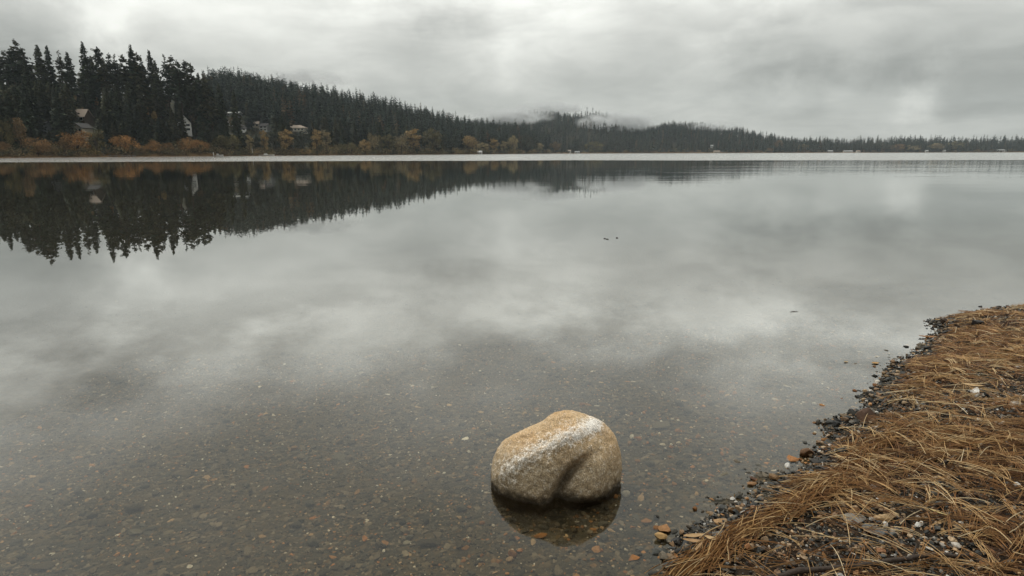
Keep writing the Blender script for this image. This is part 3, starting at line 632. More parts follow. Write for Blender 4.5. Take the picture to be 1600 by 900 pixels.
# far woods: everything beyond the trees one can tell apart
LOW = []
for i, (r, base, wh, per, sub, rg, tip) in enumerate([(4.6, .05, 15, 6, 1, .35, 1.0), (4.0, .03, 16, 6, 1, .3, 1.0), (4.6, .15, 13, 6, 2, .5, 0.0), (4.3, .08, 14, 6, 1, .45, 1.0), (4.4, .2, 12, 6, 2, .5, 0.0)]):
    V, F, C, mb = conifer(25.0, r*1.2, base, wh, per, sub, 300+i, rg, tip, 5)
    tv = np.array(mb.v); tf = []; [tf.extend([(f[0], f[j], f[j+1]) for j in range(1, len(f)-1)]) for f in mb.f]; tf = np.array(tf)+len(V)
    LOW.append((np.vstack([V, tv]), np.vstack([F, tf]), np.concatenate([C[:, 0], np.ones(len(tv))])))
def scatter(name, T, label=None):       # T rows: x, y, z, height, colour index, proto
    Vs, Fs, Cs, off = [], [], [], 0
    for (x, y, z, H, c_, pr) in T:
        V, F, C = LOW[pr]; s_ = H/25; a = random.uniform(0, 6.28); ca, sa = math.cos(a), math.sin(a); q = V*np.array([s_**.6, s_**.6, s_]); 
        Vs.append(np.stack([q[:, 0]*ca-q[:, 1]*sa+x, q[:, 0]*sa+q[:, 1]*ca+y, q[:, 2]+z], 1)); Fs.append(F+off); off += len(V); Cs.append(C[:, None]*np.array(c_)[None])
    o = obj(name, mesh_np(name, np.vstack(Vs), np.vstack(Fs), np.vstack(Cs), False, 'wood_far'), None, None, kind='stuff')
    o['label'] = label; return o
def fill(px0, px1, y0f, y1f, n, hr, skip=0.0, mind=0):
    T = []
    for _ in range(n):
        px = R.uniform(px0, px1); u = uof(px); a, b = y0f(u), y1f(u)
        if b <= a: continue
        Yd = a+(b-a)*R.random(); z = hz1(u, Yd); H = R.uniform(*hr); cx, cpy = project(u*Yd, Yd, z+H)
        if blocked(cx, 2.5*974/Yd, cpy, Yd) or z < .5: continue
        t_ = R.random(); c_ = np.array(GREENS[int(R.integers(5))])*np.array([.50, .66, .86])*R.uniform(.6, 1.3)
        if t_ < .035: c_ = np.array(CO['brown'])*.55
        T.append((u*Yd, Yd, z, H, c_, int(R.integers(5))))
    return T
rid = lambda L: (lambda u: float(np.interp(u, [uof(p) for p in LAYERS[L][0][0]], LAYERS[L][0][1])))
T = [(x, Yd, z, H, GREENS[int(R.integers(5))], int(R.integers(5))) for (Yd, x, z, H, px, cpy) in rest]
T += fill(330, 860, lambda u: max(500.0, shoreY(u)+14), lambda u: rid(1)(u)+25, 2700, (11, 29))
T += fill(335, 860, lambda u: rid(1)(u)-30, lambda u: rid(1)(u)+12, 260, (15, 33))
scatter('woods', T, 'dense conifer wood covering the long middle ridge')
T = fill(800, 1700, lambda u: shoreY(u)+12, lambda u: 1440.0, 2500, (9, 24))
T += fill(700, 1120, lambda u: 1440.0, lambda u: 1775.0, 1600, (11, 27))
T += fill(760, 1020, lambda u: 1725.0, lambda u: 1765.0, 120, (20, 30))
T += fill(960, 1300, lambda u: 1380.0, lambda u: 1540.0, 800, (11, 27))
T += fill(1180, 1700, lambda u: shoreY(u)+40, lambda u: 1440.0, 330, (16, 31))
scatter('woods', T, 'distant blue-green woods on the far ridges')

# undergrowth hugging the near part of the far shore
def thicket(name, px0, px1, n, hmax, label, cols, off=(1.5, 16), ls=.36):
    px = R.uniform(px0, px1, n); u = uof(px); Yd = shoreY(u)+R.uniform(off[0], off[1], n); z = np.maximum(hill_z(u, Yd), 0); k_ = 70
    hh_ = hmax*R.uniform(.35, 1, n); w_ = hh_*R.uniform(.6, 1.1, n); d_ = R.normal(size=(n, k_, 3)); d_ /= np.linalg.norm(d_, axis=2, keepdims=True); d_ *= R.random((n, k_, 1))**.4
    C_ = np.stack([u*Yd, Yd, z], 1)[:, None]+d_*np.stack([w_, w_, hh_*.5], 1)[:, None]+np.array([0, 0, .45])*hh_[:, None, None]
    a = R.normal(size=(n, k_, 3)); a /= np.linalg.norm(a, axis=2, keepdims=True); b = np.cross(a, R.normal(size=(n, k_, 3))); b /= np.linalg.norm(b, axis=2, keepdims=True); s_ = ls*R.uniform(.6, 1.3, (n, k_, 1))*(Yd/300)[:, None, None]**.5
    V = np.stack([C_-a*s_, C_+b*s_*.7, C_+a*s_], 2).reshape(-1, 3); cc = np.array(cols)[R.integers(0, len(cols), n)]*R.uniform(.7, 1.25, (n, 1)); cc = cc[:, None]*R.uniform(.7, 1.3, (n, k_, 1)); cc = np.repeat(cc.reshape(-1, 3), 3, 0)
    o = obj(name, mesh_np(name, V, np.arange(len(V)).reshape(-1, 3), cc, False, 'wood_far'), None, None, kind='stuff'); o['label'] = label
UG = [CO['olive'], CO['brown'], CO['dark'], CO['grey'], CO['ochre'], CO['olive'], CO['tan']]
thicket('undergrowth', -60, 860, 1000, 6.0, 'tangled brown and olive undergrowth along the near shore', UG)
thicket('undergrowth', 490, 860, 190, 8.5, 'taller dark thicket behind the shore shrubs', [CO['olive'], CO['grey'], CO['dark'], CO['tan'], CO['ochre']], (10, 26), .5)
thicket('undergrowth', 840, 1660, 420, 6.0, 'low scrub along the far reed shore', [CO['dark'], CO['grey'], CO['olive'], CO['brown']], (14, 50), .5)
# ------------------------------------------------------------------ small things on the far shore
def boat(px, off, L, label, rz, col='white_paint'):
    p = at_shore(px, off); e = bpy.data.objects.new('boat', None); COL.objects.link(e); e.location = (p[0], p[1], .0 if off < 0 else p[2]); e.rotation_euler = (0, 0, rz); e['label'] = label; e['category'] = 'boat'
    n = 13; V = []
    for i in range(n):
        t = i/(n-1); wd = L*.16*(min(1, (1-t)*2.2)**.6)*(.85+.15*min(1, t*4)); sh = .55+.35*t*t
        V += [(L*(t-.5), -wd, sh), (L*(t-.5), -wd*.75, -.05), (L*(t-.5), 0, -.2), (L*(t-.5), wd*.75, -.05), (L*(t-.5), wd, sh)]
    F = [(i*5+k, i*5+k+1, i*5+k+6, i*5+k+5) for i in range(n-1) for k in range(4)]+[(0, 4, 3, 2, 1)]+[(i*5, i*5+5, i*5+9, i*5+4) for i in range(n-1)]
    mb = MB(); mb.add(V, F); obj('hull', mb.mesh('hull', col), e)
    cb = MB(); cb.add([(-L*.18, -L*.1, .6), (L*.12, -L*.1, .6), (L*.12, L*.1, .6), (-L*.18, L*.1, .6), (-L*.16, -L*.085, 1.35), (L*.02, -L*.085, 1.35), (L*.02, L*.085, 1.35), (-L*.16, L*.085, 1.35)], [(0, 1, 5, 4), (1, 2, 6, 5), (2, 3, 7, 6), (3, 0, 4, 7), (4, 5, 6, 7)])
    obj('cabin', cb.mesh('cabin', col), e); obj('windscreen', MB().add([(L*.125, -L*.09, .66), (L*.125, L*.09, .66), (L*.03, L*.075, 1.3), (L*.03, -L*.075, 1.3)], [(0, 1, 2, 3)]).mesh('windscreen', 'window_glass'), e)
boat(417, -1.5, 9.0, 'white motor boat with small cabin moored before the slim ochre tree', .25)
boat(342, -1.0, 5.5, 'small white boat at the water edge below the grey-olive tree', -.1)
def dock(px, off, L, label, rz=0.1, name='jetty'):
    p = at_shore(px, off); mb = MB(); mb.box((0, 0, .55), (L, 1.8, .14))
    e = bpy.data.objects.new(name, None); COL.objects.link(e); e.location = (p[0], p[1], 0); e.rotation_euler = (0, 0, rz); e['label'] = label; e['category'] = 'jetty'
    obj('deck', mb.mesh('deck', 'dock_wood'), e)
    for i in range(4):
        for s_ in (-1, 1): obj('post', MB().tube([(-L/2+.3+(L-.6)*i/3, s_*.8, -1.2), (-L/2+.3+(L-.6)*i/3, s_*.8, .9)], .11, 7).mesh('post', 'dock_wood'), e)
dock(186, -1.5, 9, 'pale low jetty by the brightest orange shrub', .05); dock(203, -2.0, 5, 'short jetty right beside the longer pale one', -.15)
for (px, off, L, lab) in [(1408, -3, 6, 'grey swim raft off the brown shrub on the right shore'), (1480, -3, 12, 'long low jetty before the narrow white building')]: dock(px, off, L, lab)
p = at_shore(395, 5); e = bpy.data.objects.new('parasol', None); COL.objects.link(e); e.location = [float(q) for q in p]; e['label'] = 'furled white parasol standing on the shore under a slim tan tree'; e['category'] = 'parasol'
obj('pole', MB().tube([(0, 0, -.5), (0, 0, 4.6)], .06, 6).mesh('pole', 'steel'), e)
obj('canopy', MB().tube([(0, 0, .9), (0, 0, 1.2), (.03, 0, 2.6), (0, 0, 4.4)], [.34, .40, .24, .04], 9).mesh('canopy', 'white_paint', True), e)
p = at_shore(334, 1); o = obj('shore_post', MB().tube([(0, 0, -.5), (0, 0, 1.5)], .28, 8).tube([(0, 0, 1.5), (0, 0, 1.9)], [.36, .12], 8).mesh('shore_post', 'white_paint'), None, p); o['label'] = 'short white capped post at the water left of the small boat'; o['category'] = 'post'

# ------------------------------------------------------------------ boulder
fr_ = ray(868, 735); fr_ = fr_/np.linalg.norm(fr_)
nb = -fr_; rb = np.cross(fr_, (0, 0, 1)); rb /= np.linalg.norm(rb); ub = np.cross(rb, fr_)
dist = float(np.linalg.norm(on_plane(868, 752)-np.array([0, 0, CAM_H])))*1.0
BC = np.array([0, 0, CAM_H])+fr_*dist                # centre of the outline plane
def plane_pt(px, py):
    d_ = RC @ np.array([px-800.0, 450.0-py, -FPX]); t = ((BC-np.array([0, 0, CAM_H])) @ fr_)/(d_ @ fr_); q = d_*t+np.array([0, 0, CAM_H])-BC
    return float(q @ rb), float(q @ ub)
OUT = [(215, 490), (217, 440), (228, 385), (248, 330), (285, 285), (335, 252), (390, 225), (440, 208), (475, 190), (500, 170), (530, 148), (570, 135), (610, 131), (650, 138), (700, 160), (745, 176), (780, 192), (812, 222), (840, 262), (858, 310), (866, 370), (868, 430), (868, 480), (862, 560), (835, 640), (740, 715), (590, 750), (420, 735), (300, 665), (238, 570)]
OP = np.array([plane_pt(700+a/3.214, 600+b/3.214) for a, b in OUT]); th = np.unwrap(np.arctan2(OP[:, 1], OP[:, 0])); rr = np.hypot(OP[:, 0], OP[:, 1])
V, F = ico(7)
if th[-1] < th[0]: th, rr = th[::-1], rr[::-1]
tha = np.concatenate([th-2*math.pi, th, th+2*math.pi]); rra = np.concatenate([rr]*3)
pol = np.arctan2(V[:, 1], V[:, 0]); rho = np.interp(pol, tha, rra)
rho = sum(np.interp(pol+k_, tha, rra) for k_ in (-.09, -.045, 0, .045, .09))/5
s_ = np.hypot(V[:, 0], V[:, 1]); zz = V[:, 2]
a_ = V[:, 0]*rho; b_ = V[:, 1]*rho; DB = .235
flat = np.sign(zz)*np.abs(zz)**.92*DB
def px_ab(X_, Y_): return plane_pt(700+X_/3.214, 600+Y_/3.214)
front = zz > -.2
def seg_dist(a, b, pts):
    best = np.full(len(a), 9.0); tt = np.zeros(len(a)); n = len(pts)-1
    for i in range(n):
        p, q = np.array(px_ab(*pts[i])), np.array(px_ab(*pts[i+1])); d_ = q-p; t = np.clip(((a-p[0])*d_[0]+(b-p[1])*d_[1])/(d_@d_), 0, 1)
        dd = np.hypot(a-p[0]-t*d_[0], b-p[1]-t*d_[1]); u_ = dd < best; best = np.where(u_, dd, best); tt = np.where(u_, (i+t)/n, tt)
    return best, tt
wob = (vnoise(V, 3.0, 41, 3)-.5)
gd, gt = seg_dist(a_, b_, [(712, 362), (665, 392), (610, 440), (570, 500), (548, 560), (540, 640)])
c0, c1 = np.array(px_ab(712, 362)), np.array(px_ab(535, 600)); sd_ = (a_-c0[0])*(c1-c0)[1]-(b_-c0[1])*(c1-c0)[0]; rs_ = 1/(1+np.exp(sd_*60/np.linalg.norm(c1-c0)))
if ((np.array(px_ab(760, 520))-c0) @ np.array([(c1-c0)[1], -(c1-c0)[0]])) > 0: rs_ = 1-rs_
ge_ = gd*(1.15-.72*rs_)
flat -= np.where(front, np.exp(-(ge_/(.018+.016*gt))**2)*(.014+.058*np.clip(gt*1.8, 0, 1)), 0)
gd2, gt2 = seg_dist(a_, b_, [(620, 440), (590, 520), (600, 610)])
flat -= np.where(front, np.exp(-(gd2/.06)**2)*.016, 0)
und, _ = seg_dist(a_, b_, [(300, 640), (520, 680), (760, 640)]); flat -= np.where(front, np.exp(-(und/.07)**2)*.030, 0)
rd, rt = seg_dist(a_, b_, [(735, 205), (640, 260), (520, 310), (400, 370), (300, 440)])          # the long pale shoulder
flat += np.where(front, np.exp(-(rd/.038)**2)*.016, 0)
tdd, _ = seg_dist(a_, b_, [(600, 200), (480, 250), (330, 310)]); flat -= np.where(front, np.exp(-(tdd/.022)**2)*.010, 0)
rl_, _ = seg_dist(a_, b_, [(760, 400), (740, 520)]); flat += np.where(front, np.exp(-(rl_/.05)**2)*.014, 0)
rc_, _ = seg_dist(a_, b_, [(700, 640), (800, 590), (880, 520)]); flat -= np.where(front, np.exp(-(rc_/.045)**2)*.055, 0)
flat += wob*.035*np.abs(zz)**.5
PB = BC+a_[:, None]*rb+b_[:, None]*ub+flat[:, None]*nb
nrm = V/np.linalg.norm(V, axis=1)[:, None]; nw = nrm[:, :1]*rb+nrm[:, 1:2]*ub+nrm[:, 2:3]*nb
PB += nw*((vnoise(PB, 14, 42, 4)-.5)*.014+(vnoise(PB, 60, 43, 4, .6)-.5)*.0090+(vnoise(PB, 230, 44, 2)-.5)*.0030-.012*np.clip(vnoise(PB, 24, 47, 2)-.68, 0, 1)*3)[:, None]
# colour: lit, lichen-pale ridge streak painted in, ochre stain on the crown, wet dark foot
ridge_lit = np.exp(-(rd/.046)**2)*(.78-.28*rt)+np.exp(-((a_-px_ab(725, 215)[0])**2+(b_-px_ab(725, 215)[1])**2)/.03**2)*.7
oc = np.clip((b_-px_ab(600, 430)[1])/.13, 0, 1)*(.5+.5*vnoise(PB, 20, 45, 3))
crease_shade = np.exp(-(gd/.022)**2)*np.clip(gt*2, 0, 1)
cb_ = np.zeros((len(V), 3)); cb_[:, 0] = np.clip(ridge_lit, 0, 1); cb_[:, 1] = np.clip(oc, 0, 1); cb_[:, 2] = np.clip(crease_shade, 0, 1)
m, g = mat('granite'); a = g.n('ShaderNodeAttribute', attribute_name='col'); sc_ = g.n('ShaderNodeSeparateColor'); g.set(sc_, 0, a.outputs['Color']); P = g.n('ShaderNodeNewGeometry').outputs['Position']
sp = g.n('ShaderNodeSeparateXYZ'); g.set(sp, 0, P)
nf = g.noise(P, 210, 4, 0.8); nm_ = g.noise(P, 48, 6, 0.65); nl = g.noise(P, 7, 5, 0.6)
base = g.ramp(nm_, [(.30, (.31, .225, .13)), (.50, (.44, .34, .22)), (.70, (.56, .46, .33))])
base = g.mix(g.math('MULTIPLY', sc_.outputs[1], .75), base, g.ramp(nl, [(.35, (.60, .36, .16)), (.65, (.70, .50, .29))]))
ridge_lit_mix = g.smooth(g.math('ADD', sc_.outputs[0], g.math('ADD', g.math('MULTIPLY', g.math('SUBTRACT', nm_, .5), 2.2), g.math('MULTIPLY', g.math('SUBTRACT', nf, .5), 2.4))), .15, 1.05)
base = g.mix(g.math('MULTIPLY', ridge_lit_mix, .85), base, (.88, .85, .80))
spk = g.ramp(nf, [(.36, .28), (.46, .82), (.55, 1.12), (.66, 1.95)])
base = g.mix(1.0, base, spk, 'MULTIPLY')
base = g.mix(g.math('MULTIPLY', g.smooth(nf, .36, .30), .8), base, (.03, .026, .022))
wet = g.smooth(g.math('ADD', sp.outputs[2], g.math('MULTIPLY', g.math('SUBTRACT', g.noise(P, 14, 6, .7), .5), .11)), .055, .012)
wet = g.math('MAXIMUM', wet, g.math('MULTIPLY', sc_.outputs[2], .75))  # painted shade of the crease joins the wet foot mask
base = g.mix(g.math('MULTIPLY', wet, .90), base, (.028, .020, .012))
b = pbr(g, base, g.math('SUBTRACT', .82, g.math('MULTIPLY', wet, .35)), bump(g, g.math('ADD', g.math('MULTIPLY', nf, .5), g.math('MULTIPLY', nm_, .8)), .75, .006), .25)
finish(g, b.outputs[0]); MATS['granite'] = m
OO = np.array([BC[0], BC[1], 0.0])
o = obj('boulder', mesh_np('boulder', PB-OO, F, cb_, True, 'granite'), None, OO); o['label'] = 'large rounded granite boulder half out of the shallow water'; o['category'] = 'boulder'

# ------------------------------------------------------------------ stones
def stone_shape(sub, seed, sx=1, sy=.75, sz=.5, cuts=9, smooth_=.0):
    R_ = np.random.default_rng(seed); V, F = ico(sub); V = V.copy()
    for _ in range(cuts+5):
        n = R_.normal(size=3); n /= np.linalg.norm(n); d_ = R_.uniform(.38, .80); ex = np.maximum(0, V@n-d_); V -= ex[:, None]*n
    V *= 1+.10*(vnoise(V, 1.7, seed, 2)-.5)[:, None]
    return V*np.array([sx, sy, sz]), F
def slabby(sub, seed): R_ = np.random.default_rng(seed); return stone_shape(sub, seed, 1, R_.uniform(.5, .85), R_.uniform(.14, .32), 7)
def chunky(sub, seed): R_ = np.random.default_rng(seed); return stone_shape(sub, seed, 1, R_.uniform(.65, .95), R_.uniform(.45, .8), 9)
PAL = {'slate': [(.034, .035, .032), (.052, .054, .050), (.020, .021, .020), (.075, .076, .070), (.044, .039, .032)], 'tan': [(.30, .20, .11), (.38, .27, .16), (.22, .13, .065), (.34, .24, .15)], 'orange': [(.30, .13, .045), (.36, .18, .07), (.24, .11, .045)],
       'pale': [(.55, .50, .43), (.62, .60, .56), (.46, .42, .36)], 'mid': [(.13, .11, .085), (.17, .145, .11), (.10, .088, .070)]}
def pick(n, wts):
    ks = list(wts); c = R.choice(len(ks), n, p=np.array([wts[k] for k in ks])/sum(wts.values())); out_ = np.zeros((n, 3))
    for i in range(n): out_[i] = PAL[ks[c[i]]][int(R.integers(len(PAL[ks[c[i]]])))]
    return out_*R.uniform(.75, 1.25, (n, 1))
def scatter_stones(name, pts, size, cols, protos, tilt, mname, label, sink=.25, zoff=0.0):
    Vs, Fs, Cs, off = [], [], [], 0; n = len(pts); zg = ground_h(pts[:, 0], pts[:, 1]); pi_ = R.integers(0, len(protos), n)
    rz = R.uniform(0, 6.28, n); tx = R.normal(0, tilt, n); ty = R.normal(0, tilt, n)
    for k, (PV, PF) in enumerate(protos):
        I = np.where(pi_ == k)[0]
        if not len(I): continue
        c, s = np.cos(rz[I])[:, None], np.sin(rz[I])[:, None]; q = PV[None]*size[I][:, None, None]
        x, y, z = q[..., 0], q[..., 1], q[..., 2]
        y, z = y*np.cos(tx[I])[:, None]-z*np.sin(tx[I])[:, None], y*np.sin(tx[I])[:, None]+z*np.cos(tx[I])[:, None]
        x, z = x*np.cos(ty[I])[:, None]+z*np.sin(ty[I])[:, None], -x*np.sin(ty[I])[:, None]+z*np.cos(ty[I])[:, None]
        x, y = x*c-y*s, x*s+y*c; hz_ = np.abs(PV[:, 2]).max()
        W = np.stack([x+pts[I, 0][:, None], y+pts[I, 1][:, None], z+(zg[I]+size[I]*hz_*(1-2*sink)+zoff)[:, None]], -1)
        Vs.append(W.reshape(-1, 3)); Fs.append((PF[None]+(np.arange(len(I))*len(PV))[:, None, None]+off).reshape(-1, 3)); off += len(I)*len(PV)
        Cs.append(np.repeat(cols[I], len(PV), 0))
    o = obj(name, mesh_np(name, np.vstack(Vs), np.vstack(Fs), np.vstack(Cs), False, mname), None, None, kind='stuff'); o['label'] = label; return o
SL1 = [slabby(1, 500+i) for i in range(6)]; SL2 = [slabby(2, 520+i) for i in range(12)]; CH1 = [chunky(1, 540+i) for i in range(6)]; CH2 = [chunky(2, 560+i) for i in range(12)]; SL3 = [slabby(3, 580+i) for i in range(8)]; CH3 = [chunky(3, 590+i) for i in range(8)]
def in_view(px0, px1, py0, py1, n, gamma=1.0):      # points of the ground spread over what the picture shows of it
    q = np.stack([R.uniform(px0, px1, n), py0+(py1-py0)*R.random(n)**gamma], 1); d_ = (RC @ np.stack([q[:, 0]-800, 450-q[:, 1], np.full(n, -FPX)])).T
    t = -CAM_H/d_[:, 2]; return (d_*t[:, None])[:, :2]
def area(x0, x1, y0, y1, dens):
    n = int((x1-x0)*(y1-y0)*dens); return np.stack([R.uniform(x0, x1, n), R.uniform(y0, y1, n)], 1)
# gravel of the beach
A = area(.3, 3.4, 1.35, 4.2, 6500); A = A[shore_sd(*A.T) > -.04]; A = A[(A[:, 0] < .95*A[:, 1]+.35)]
B_ = area(2.0, 6.4, 4.2, 7.0, 1500); B_ = B_[shore_sd(*B_.T) > -.10]
A = np.vstack([A, B_]); sz = .0045+.008*R.random(len(A))**1.5+np.where(A[:, 1] > 4.2, .006, 0)
scatter_stones('gravel', A, sz, pick(len(A), {'slate': .42, 'tan': .27, 'pale': .05, 'mid': .20, 'orange': .06})*np.clip(.55+shore_sd(*A.T)*1.6, .5, 1)[:, None], CH1+SL1, .5, 'pebble_dry', 'fine gravel between the pine needles on the beach', .15)
A = area(.2, 6.2, 1.35, 6.9, 800); s0 = shore_sd(*A.T); A = A[(s0 > -.05) & (A[:, 0] < .95*A[:, 1]+.35)]; sz = .009+.014*R.random(len(A))**2
scatter_stones('gravel', A, sz, pick(len(A), {'slate': .40, 'tan': .33, 'pale': .08, 'mid': .14, 'orange': .05}), CH2+SL2, .4, 'pebble_dry', 'coarser gravel and slate chips scattered on the beach', .12, .004)
A = area(-.2, 6.4, 1.3, 6.9, 2600); s0 = shore_sd(*A.T); A = A[(np.abs(s0-.045) < .105*R.random(len(A))**.8)]; A = A[R.random(len(A)) < .5]; sz = .010+.026*R.random(len(A))**2.2
scatter_stones('gravel', A, sz, pick(len(A), {'slate': .78, 'tan': .10, 'pale': .01, 'mid': .08, 'orange': .03})*.62, SL2+SL3+CH2[:4], .28, 'pebble_dry', 'wet dark slate chips along the waterline', .10, .003)
A = area(.3, 4.5, 1.35, 5.2, 130); s0 = shore_sd(*A.T); A = A[(s0 > -.06) & (A[:, 0] < .95*A[:, 1]+.35) & (vn2(A[:, 0], A[:, 1], 2.0, 63, 2) > .42)]; sz = .012+.012*R.random(len(A))**2
scatter_stones('gravel', A, sz, pick(len(A), {'slate': .30, 'tan': .42, 'pale': .10, 'mid': .12, 'orange': .06})*.85, CH2+CH3[:3], .4, 'pebble_dry', 'larger tan and grey pebbles lying in the beach gravel', .1, .008)
# bed of the shallows
A = area(-3.8, 3.4, 1.5, 5.8, 3600); s0 = shore_sd(*A.T); keep = (s0 < .02) & (np.abs(A[:, 0]) < .95*A[:, 1]+.2); A = A[keep]
dn = vn2(A[:, 0], A[:, 1], 1.1, 71, 4); A = A[R.random(len(A)) < np.clip((dn-.28)*4, .3, 1)]; sz = .0045+.0095*R.random(len(A))**1.7
scatter_stones('pebble_bed', A, sz, pick(len(A), {'slate': .42, 'tan': .08, 'pale': .035, 'mid': .40, 'orange': .06})*1.1, SL1+CH1+SL1, .2, 'pebble_silted', 'fine pebbles covering the lake bed in the shallows', .3)
A = area(-3.8, 3.4, 1.5, 5.8, 560); s0 = shore_sd(*A.T); A = A[(s0 < .0) & (np.abs(A[:, 0]) < .95*A[:, 1]+.2)]; sz = .012+.024*R.random(len(A))**2.5
scatter_stones('pebble_bed', A, sz, pick(len(A), {'slate': .58, 'tan': .04, 'pale': .01, 'mid': .35, 'orange': .02}), SL2+SL3[:3]+CH2[:3], .12, 'pebble_silted', 'flat stones lying on the lake bed', .3)
A = area(-.2, 3.0, 1.5, 4.2, 170); s0 = shore_sd(*A.T); A = A[(s0 < -.02) & (s0 > -1.1)]; A = A[R.random(len(A)) < .75]; sz = .010+.016*R.random(len(A))**2
scatter_stones('pebble_bed', A, sz, pick(len(A), {'orange': .6, 'tan': .3, 'pale': .1})*.9, SL2+CH2, .15, 'pebble_silted', 'rusty and tan stones under the water near the beach', .2)
A = area(-7, 6, 5.2, 9, 30); s0 = shore_sd(*A.T); A = A[(s0 < -.05) & (np.abs(A[:, 0]) < .9*A[:, 1])]; sz = .014+.03*R.random(len(A))**2
scatter_stones('pebble_bed', A, sz, pick(len(A), {'slate': .55, 'mid': .45}), SL2, .12, 'pebble_silted', 'stones farther out on the lake bed', .3)

# single stones one can point at
def single(name, px, py, wpx, kind, colr, seed, label, cat='stone', rz=0.0, tilt=(0, 0), under=False, lift=0.0, asp=None, group=None):
    p = on_plane(px, py)
    for _ in range(4): p = on_plane(px, py, float(ground_h([p[0]], [p[1]])[0]))
    r_ = wpx/2*(np.linalg.norm(p-np.array([0, 0, CAM_H]))*.93)/FPX; V, F = (slabby if kind == 'slab' else chunky)(4, seed); V = V*r_/np.abs(V[:, 0]).max()
    if asp: V = V*np.array([1, asp[0], asp[1]])
    V = V*(1+.06*(vnoise(V/r_, 6, seed, 3)-.5))[:, None]; c = np.array(colr)[None]*np.ones((len(V), 1))
    o = obj(name, mesh_np(name, V, F, c, False, 'pebble_silted' if under else 'pebble_dry'), None, (p[0], p[1], p[2]+np.abs(V[:, 2]).max()*.6+lift)); o.rotation_euler = (tilt[0], tilt[1], rz)
    o['label'] = label; o['category'] = cat
    if group: o['group'] = group
S = single
S('stone', 1260, 712, 26, 'chunk', (.14, .070, .030), 701, 'rust-brown rock standing in shallow water nearest the needle bank', rz=.3)
S('stone', 1176, 750, 13, 'chunk', (.10, .045, .020), 702, 'small dark rust pebble breaking the water left of the slate slab')
S('stone', 1270, 747, 20, 'slab', (.065, .072, .072), 703, 'grey slate slab tipped on edge at the waterline', tilt=(.9, .3), rz=1.1, lift=.012)
S('stone', 1149, 802, 24, 'chunk', (.21, .125, .060), 704, 'pointed tan stone at the waterline left of the slate chips', asp=(.8, .8))
S('stone', 1124, 818, 28, 'chunk', (.34, .20, .085), 705, 'ochre stone at the waterline just left of the pointed tan stone', asp=(1, .5))
S('stone', 1397, 568, 12, 'chunk', (.06, .034, .020), 706, 'dark brown round stone standing out where the bank curves')
S('stone', 1351, 656, 26, 'chunk', (.085, .042, .022), 707, 'dark reddish block at the edge of the needles, middle of the bank', rz=.4)
S('stone', 1523, 619, 10, 'chunk', (.72, .70, .66), 708, 'small bright white pebble lying on the needles')
S('stone', 1583, 635, 19, 'chunk', (.50, .45, .38), 709, 'pale pointed stone near the right edge, on the needles')
S('stone', 1589, 577, 12, 'chunk', (.66, .64, .60), 710, 'tiny white pebble at the right edge, higher up the bank')
S('stone', 1519, 560, 9, 'chunk', (.60, .55, .47), 711, 'tiny cream pebble uphill of the bright white pebble')
S('stone', 1428, 691, 20, 'chunk', (.42, .28, .15), 712, 'tan stone among needles in the centre of the bank', asp=(1, .7))
S('stone', 1382, 812, 36, 'chunk', (.38, .26, .14), 713, 'long tan stone by the grey block in the lower bank', asp=(.7, .6), rz=.3)
S('stone', 1368, 832, 34, 'chunk', (.085, .090, .090), 714, 'blue-grey block under crossed needles beside the long tan stone', rz=-.4)
S('stone', 1364, 813, 12, 'chunk', (.52, .48, .42), 715, 'pale round pebble touching the long tan stone')
S('stone', 1243, 785, 28, 'slab', (.080, .086, .086), 716, 'long flat grey slate at the edge of the lower bank', rz=.6, tilt=(.2, 0))
S('stone', 1229, 797, 20, 'slab', (.30, .28, .24), 717, 'pale streaked flake lying beside the long flat slate', rz=.6)
S('stone', 1335, 810, 38, 'slab', (.22, .21, .19), 718, 'grey streaked flat stone among tan gravel left of the long tan stone', rz=.25)
S('stone', 1130, 843, 30, 'chunk', (.13, .13, .12), 719, 'rounded grey stone at the tip of the needle drift', asp=(.9, .6))
S('stone', 1055, 884, 12, 'chunk', (.48, .44, .38), 720, 'pale pebble by the bottom left tip of the bank')
S('stone', 1256, 741, 14, 'chunk', (.34, .22, .11), 721, 'tan nugget tucked against the tipped slate slab')
S('stone', 1475, 506, 10, 'chunk', (.06, .036, .022), 722, 'dark stone on the far point of the bank')
S('stone', 1487, 512, 16, 'chunk', (.035, .032, .030), 723, 'black block just inland of the far point')
S('stone', 1523, 512, 20, 'chunk', (.028, .024, .022), 724, 'black block surrounded by needles on the far bank')
S('stone', 1532, 481, 6, 'chunk', (.030, .028, .026), 725, 'lone dark stone in the water off the far bank')
S('stone', 1563, 482, 8, 'slab', (.030, .028, .026), 726, 'flat dark stone in the water, right of the lone one')
